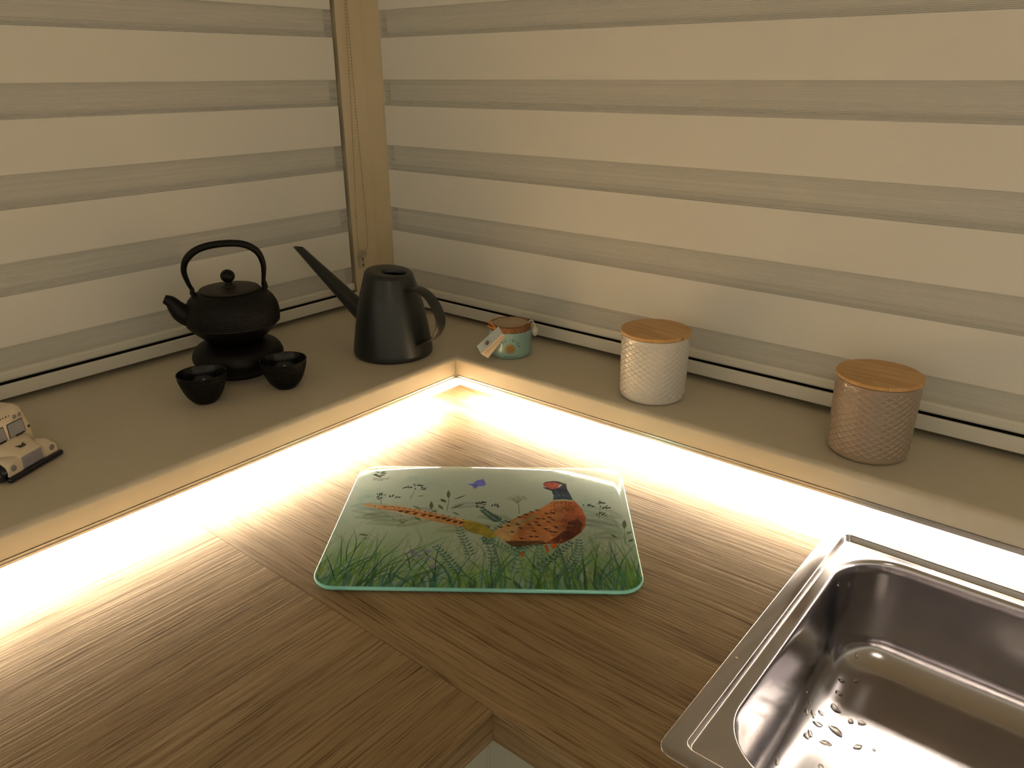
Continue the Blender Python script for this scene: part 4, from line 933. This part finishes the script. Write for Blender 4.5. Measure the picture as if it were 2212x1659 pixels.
    for _ in range(34):
        t = rnd.random(); a = A_NECK[0]; ell((a[0] + rnd.uniform(.006, .042), a[1] - rnd.uniform(.004, .055)), .0028, .0018, rnd.random() * 3, rnd.choice([(34, 44, 56), (120, 140, 128), (40, 58, 66)]), .7)
    ell(A_EYE[0], .0042, .0034, 0, (40, 20, 18)); ell(A_EYE[0], .0018, .0015, 0, (210, 170, 90))
    for _ in range(60):                                     # low teal and dark tufts along the bottom edge
        x = rnd.uniform(0, 1); h = rnd.uniform(.06, .20); blade([(x, -.02), (x + rnd.uniform(-.02, .02), h * .5), (x + rnd.uniform(-.06, .06), h)], rnd.uniform(.004, .011), rnd.choice([(64, 112, 100), (54, 92, 70), (82, 128, 108), (60, 96, 52)]), .6)
    # grass in front of the bird
    for i in (13, 18, 19, 20, 21, 22, 23): blade(A_BLADES[i][0], A_BLADES[i][1] * 1.1, (122, 142, 96) if i % 2 else (92, 118, 82), .85)
    poly(A_BFLY, (92, 98, 168), .9, .3); ell(((A_BFLY[0][0] + A_BFLY[5][0]) / 2 + .002, (A_BFLY[0][1] + A_BFLY[7][1]) / 2), .008, .002, .5, (40, 42, 84))
    # oak leaf mark
    for i, (x, y) in enumerate(A_LOGO):
        s = 1 if i % 2 else -1; leaf((x - s * .011, y - .004), (x + s * .012, y + .006), .0042, (44, 36, 26), .95)
    blade([(A_LOGO[6][0] + .001, A_LOGO[6][1] - .012), (A_LOGO[6][0] + .004, A_LOGO[6][1] + .02), (A_LOGO[0][0] + .012, A_LOGO[0][1])], .0022, (44, 36, 26), .9, .5)
    img[:] = np.clip(img * (.94 + .12 * rng.random((IH, IW, 1))), 0, 255)
    im = bpy.data.images.new('meadow_print', IW, IH); buf = np.ones((IH, IW, 4), np.float32); buf[..., :3] = img / 255; im.pixels.foreach_set(buf.ravel()); im.update()
    try: im.pack()
    except Exception: pass
    return im
def board():
    W, H, TH = .400, .307, math.degrees(.6553); zt, zb = .0080, .0030
    t = thing('worktop_saver', 'glass worktop saver printed with a pheasant in a meadow', 'chopping board', (.3754, -.355, 0), .6553)
    m = bpy.data.materials.new('printed_glass'); m.use_nodes = True; b = bsdf(m)
    b.inputs['Roughness'].default_value = .05; b.inputs['Coat Weight'].default_value = .0; b.inputs['Specular IOR Level'].default_value = .13
    tc = N(m, 'ShaderNodeTexCoord'); mp = N(m, 'ShaderNodeMapping'); mp.inputs['Scale'].default_value = (1 / W, 1 / H, 1); mp.inputs['Location'].default_value = (.5, .5, 0)
    L(m, tc.outputs['Object'], mp.inputs['Vector']); im = N(m, 'ShaderNodeTexImage'); im.image = paint(); im.extension = 'EXTEND'
    L(m, mp.outputs[0], im.inputs['Vector']); L(m, mix(m, 1.0, im.outputs['Color'], (.80, .90, 1.12), 'MULTIPLY'), b.inputs['Base Color'])
    def ring(k, r, z): return [(x, y, z) for x, y in rrect(-W / 2 + k, W / 2 - k, -H / 2 + k, H / 2 - k, r, 12)]
    bm = bmesh.new(); R = .030
    loops = [ring(.0012, R - .001, zb), ring(.0003, R, zb + .001), ring(.0003, R, zt - .0012), ring(.0009, R - .0006, zt - .0005), ring(.0022, R - .002, zt)]
    rs = loft(bm, loops, mi=1, cap0=True); f = bm.faces.new(rs[-1]); f.material_index = 0
    g = obj('glass_panel', bm, [m, M['glass_edge']], t, smooth=True, sharp=50)
    for p in g.data.polygons:
        if p.normal.z > .99 and len(p.vertices) > 8 and p.center.z > .005: p.material_index = 0
        elif p.normal.z < -.9: p.material_index = 1
    for sx in (-1, 1):
        for sy in (-1, 1):
            bm = lathe(bmesh.new(), [(0, 0.0002), (.005, .0002), (.0055, .001), (.0055, .0031), (0, .0031)], 20); bmesh.ops.translate(bm, vec=(sx * (W / 2 - .03), sy * (H / 2 - .03), 0), verts=bm.verts)
            obj('rubber_foot', bm, M['foot'], t)
    (lx, ly), (mx_, my_) = A_LOGOTEXT
    rot = Matrix.Identity(4)
    for s, (u, v) in (('National', A_LOGOTEXT[0]), ('Trust', A_LOGOTEXT[1])):
        text_mesh(s, .0072, Vector(((u - .5) * W, (v - .5) * H, zt + .00002)), rot, M['ink'], t, shear=.3)
    return t
board()
# ================================================================ blind chain with its tensioner on the corner post
def chain():
    t = thing('blind_chain', 'beaded pull chain hanging on the cream corner post', 'chain', (-.362, .085, .20))
    o = Vector((-.362, .085, .20)); bm = bmesh.new()
    pa = smooth_path([(-.3620, .0915, 1.26), (-.3620, .0860, .90), (-.362, .0840, .7084), (-.362, .0800, .536), (-.362, .0745, .369), (-.362, .0705, .295), (-.362, .0695, .225), (-.362, .0760, .2060), (-.362, .0825, .2010)], 10)
    pb = smooth_path([(-.3600, .0905, 1.26), (-.3600, .0885, .90), (-.362, .0886, .7087), (-.362, .0907, .533), (-.362, .0950, .380), (-.362, .0976, .291), (-.362, .0968, .220), (-.362, .0900, .2050), (-.362, .0825, .2010)], 10)
    for path in (pa, pb):
        acc = 0.0; step = .0062; last = path[0]
        for p in path[1:]:
            seg = (p - last).length; s = step - acc
            while s <= seg:
                q = last.lerp(p, s / seg); bmesh.ops.create_icosphere(bm, subdivisions=1, radius=.0019, matrix=Matrix.Translation(q - o)); s += step
            acc = (acc + seg) % step; last = p
        tube(bm, [p - o for p in path], .0005, 5)
    c = obj('beads', bm, M['bead'], t, smooth=True); c['kind'] = 'stuff'
    tt = thing('chain_tensioner', 'clear plastic chain holder screwed to the corner post', 'chain holder', (-.3755, .0825, .1978))
    bm = bmesh.new(); lathe(bm, [(.0050, -.003), (.0090, -.003), (.0090, .003), (.0050, .003), (.0050, -.003)], 28)
    bmesh.ops.rotate(bm, cent=(0, 0, 0), matrix=Matrix.Rotation(PI / 2, 3, 'Y'), verts=bm.verts); bmesh.ops.translate(bm, vec=(.0120, 0, 0), verts=bm.verts)
    obj('guide_ring', bm, M['clear'], tt, smooth=True, sharp=40)
    obj('holder_plate', bx(.0001, .0100, -.0050, .0050, -.0300, -.0040, bev=.0015), M['clear'], tt)
    for z in (-.012, -.025):
        bm = lathe(bmesh.new(), [(0, 0), (.0022, 0), (.0015, .001), (0, .0012)], 12); bmesh.ops.rotate(bm, cent=(0, 0, 0), matrix=Matrix.Rotation(PI / 2, 3, 'Y'), verts=bm.verts)
        bmesh.ops.translate(bm, vec=(.0100, 0, z), verts=bm.verts); obj('screw', bm, M['screw'], tt, smooth=True)
chain()
# ================================================================ water drops in the basin
def drops():



    for k, (x, y, z, nx, ny, nz, s, el, rz, lb) in enumerate(DROP_DATA):
        bm = bmesh.new(); bmesh.ops.create_icosphere(bm, subdivisions=3, radius=1)
        for v in bm.verts:
            v.co.z = v.co.z * .42 if v.co.z > 0 else v.co.z * .05
            v.co.x *= 1 + .18 * math.sin(3 * v.co.y + k);
        nrm = Vector((nx, ny, nz)).normalized(); q = nrm.to_track_quat('Z', 'Y').to_matrix().to_4x4()
        mtx = q @ Matrix.Rotation(rz, 4, 'Z') @ Matrix.Diagonal((s * el, s, s, 1)); bmesh.ops.transform(bm, matrix=mtx, verts=bm.verts)
        o = obj('water_drop', bm, M['water'], None, (x + nrm.x * .0001, y + nrm.y * .0001, z + nrm.z * .0001), smooth=True)
        tag(o, lb, 'water drop', 'water drops in and on the sink')
# position, surface normal, radius, elongation, turn and label of each drop
DROP_DATA = [(0.7991, -0.2572, -0.1419, 0.752, -0.0, 0.659, 0.0035, 1.3, 0.0, 'water drop on the lower curve of the basin, second from the left'),
    (0.8055, -0.2496, -0.1473, 0.556, -0.0, 0.831, 0.0035, 1.3, 0.7, 'water drop on the lower curve of the basin, sixth from the left'),
    (0.8115, -0.2383, -0.1508, 0.442, -0.0, 0.897, 0.003, 1.2, 1.4, 'water drop on the lower curve of the basin, sixth from the right'),
    (0.8142, -0.2568, -0.1521, 0.321, -0.0, 0.947, 0.004, 1.7, 2.1, 'water drop on the lower curve of the basin, seventh from the left'),
    (0.8109, -0.2837, -0.1506, 0.442, -0.0, 0.897, 0.004, 1.5, 2.8, 'water drop on the lower curve of the basin, third from the left'),
    (0.8125, -0.2771, -0.1513, 0.442, -0.0, 0.897, 0.0035, 1.6, 0.5, 'water drop on the lower curve of the basin, fifth from the left'),
    (0.834, -0.2496, -0.1552, 0.04, -0.0, 0.999, 0.0055, 1.8, 1.2, 'largest water drop on the basin floor near the left wall'),
    (0.8307, -0.2753, -0.155, 0.04, -0.0, 0.999, 0.004, 1.6, 1.9, 'water drop on the flat basin floor, second from the left'),
    (0.8612, -0.2569, -0.1562, 0.03, -0.0, 1.0, 0.004, 1.5, 2.6, 'water drop on the flat basin floor, third from the right'),
    (0.8769, -0.2488, -0.1566, 0.03, -0.0, 1.0, 0.0025, 1, 0.3, 'water drop on the flat basin floor, rightmost'),
    (0.8218, -0.2161, -0.1542, 0.195, -0.0, 0.981, 0.005, 1.6, 1.0, 'water drop on the lower curve of the basin, fifth from the right'),
    (0.8173, -0.1888, -0.1531, 0.321, -0.0, 0.947, 0.0035, 1.5, 1.7, 'water drop on the lower curve of the basin, fourth from the right'),
    (0.8536, -0.2173, -0.1559, 0.03, -0.0, 1.0, 0.004, 1.3, 2.4, 'water drop on the flat basin floor, second from the right'),
    (0.843, -0.2235, -0.1555, 0.04, -0.0, 0.999, 0.0035, 1.3, 0.1, 'water drop on the flat basin floor, third from the left'),
    (0.7839, -0.1447, -0.0289, 0.974, -0.216, 0.071, 0.0025, 1.2, 0.8, 'small water drop on the steep left basin wall, second from the right'),
    (0.792, -0.1247, -0.0373, 0.884, -0.46, 0.08, 0.0025, 1.2, 1.5, 'small water drop on the steep left basin wall, rightmost'),
    (0.8133, -0.1665, -0.1515, 0.422, -0.056, 0.905, 0.003, 1.5, 2.2, 'water drop on the lower curve of the basin, third from the right'),
    (0.8266, -0.1524, -0.1539, 0.153, -0.079, 0.985, 0.003, 1.5, 2.9, 'water drop on the lower curve of the basin, second from the right'),
    (0.7996, -0.3488, -0.1425, 0.752, -0.0, 0.659, 0.0035, 1.5, 0.6, 'water drop on the lower curve of the basin, leftmost'),
    (0.8168, -0.1218, -0.1399, 0.473, -0.516, 0.715, 0.0025, 1.3, 1.3, 'water drop on the lower curve of the basin, rightmost'),
    (0.7526, -0.3842, 0.002, -0.012, 0.0, 1.0, 0.0018, 1, 2.0, 'tiny water drop on the flat left rim of the steel sink'),
    (0.7909, -0.2362, -0.1295, 0.897, -0.0, 0.442, 0.002, 1, 2.7, 'small water drop on the steep left basin wall, second from the left'),
    (0.7882, -0.2778, -0.1201, 0.981, -0.0, 0.195, 0.002, 1, 0.4, 'small water drop on the steep left basin wall, leftmost'),
    (0.7971, -0.2418, -0.1397, 0.752, -0.0, 0.659, 0.002, 1, 1.1, 'water drop on the lower curve of the basin, fourth from the left'),
    (0.8373, -0.3115, -0.1553, 0.04, -0.0, 0.999, 0.0028, 1.2, 1.8, 'water drop on the flat basin floor, leftmost')]
drops()
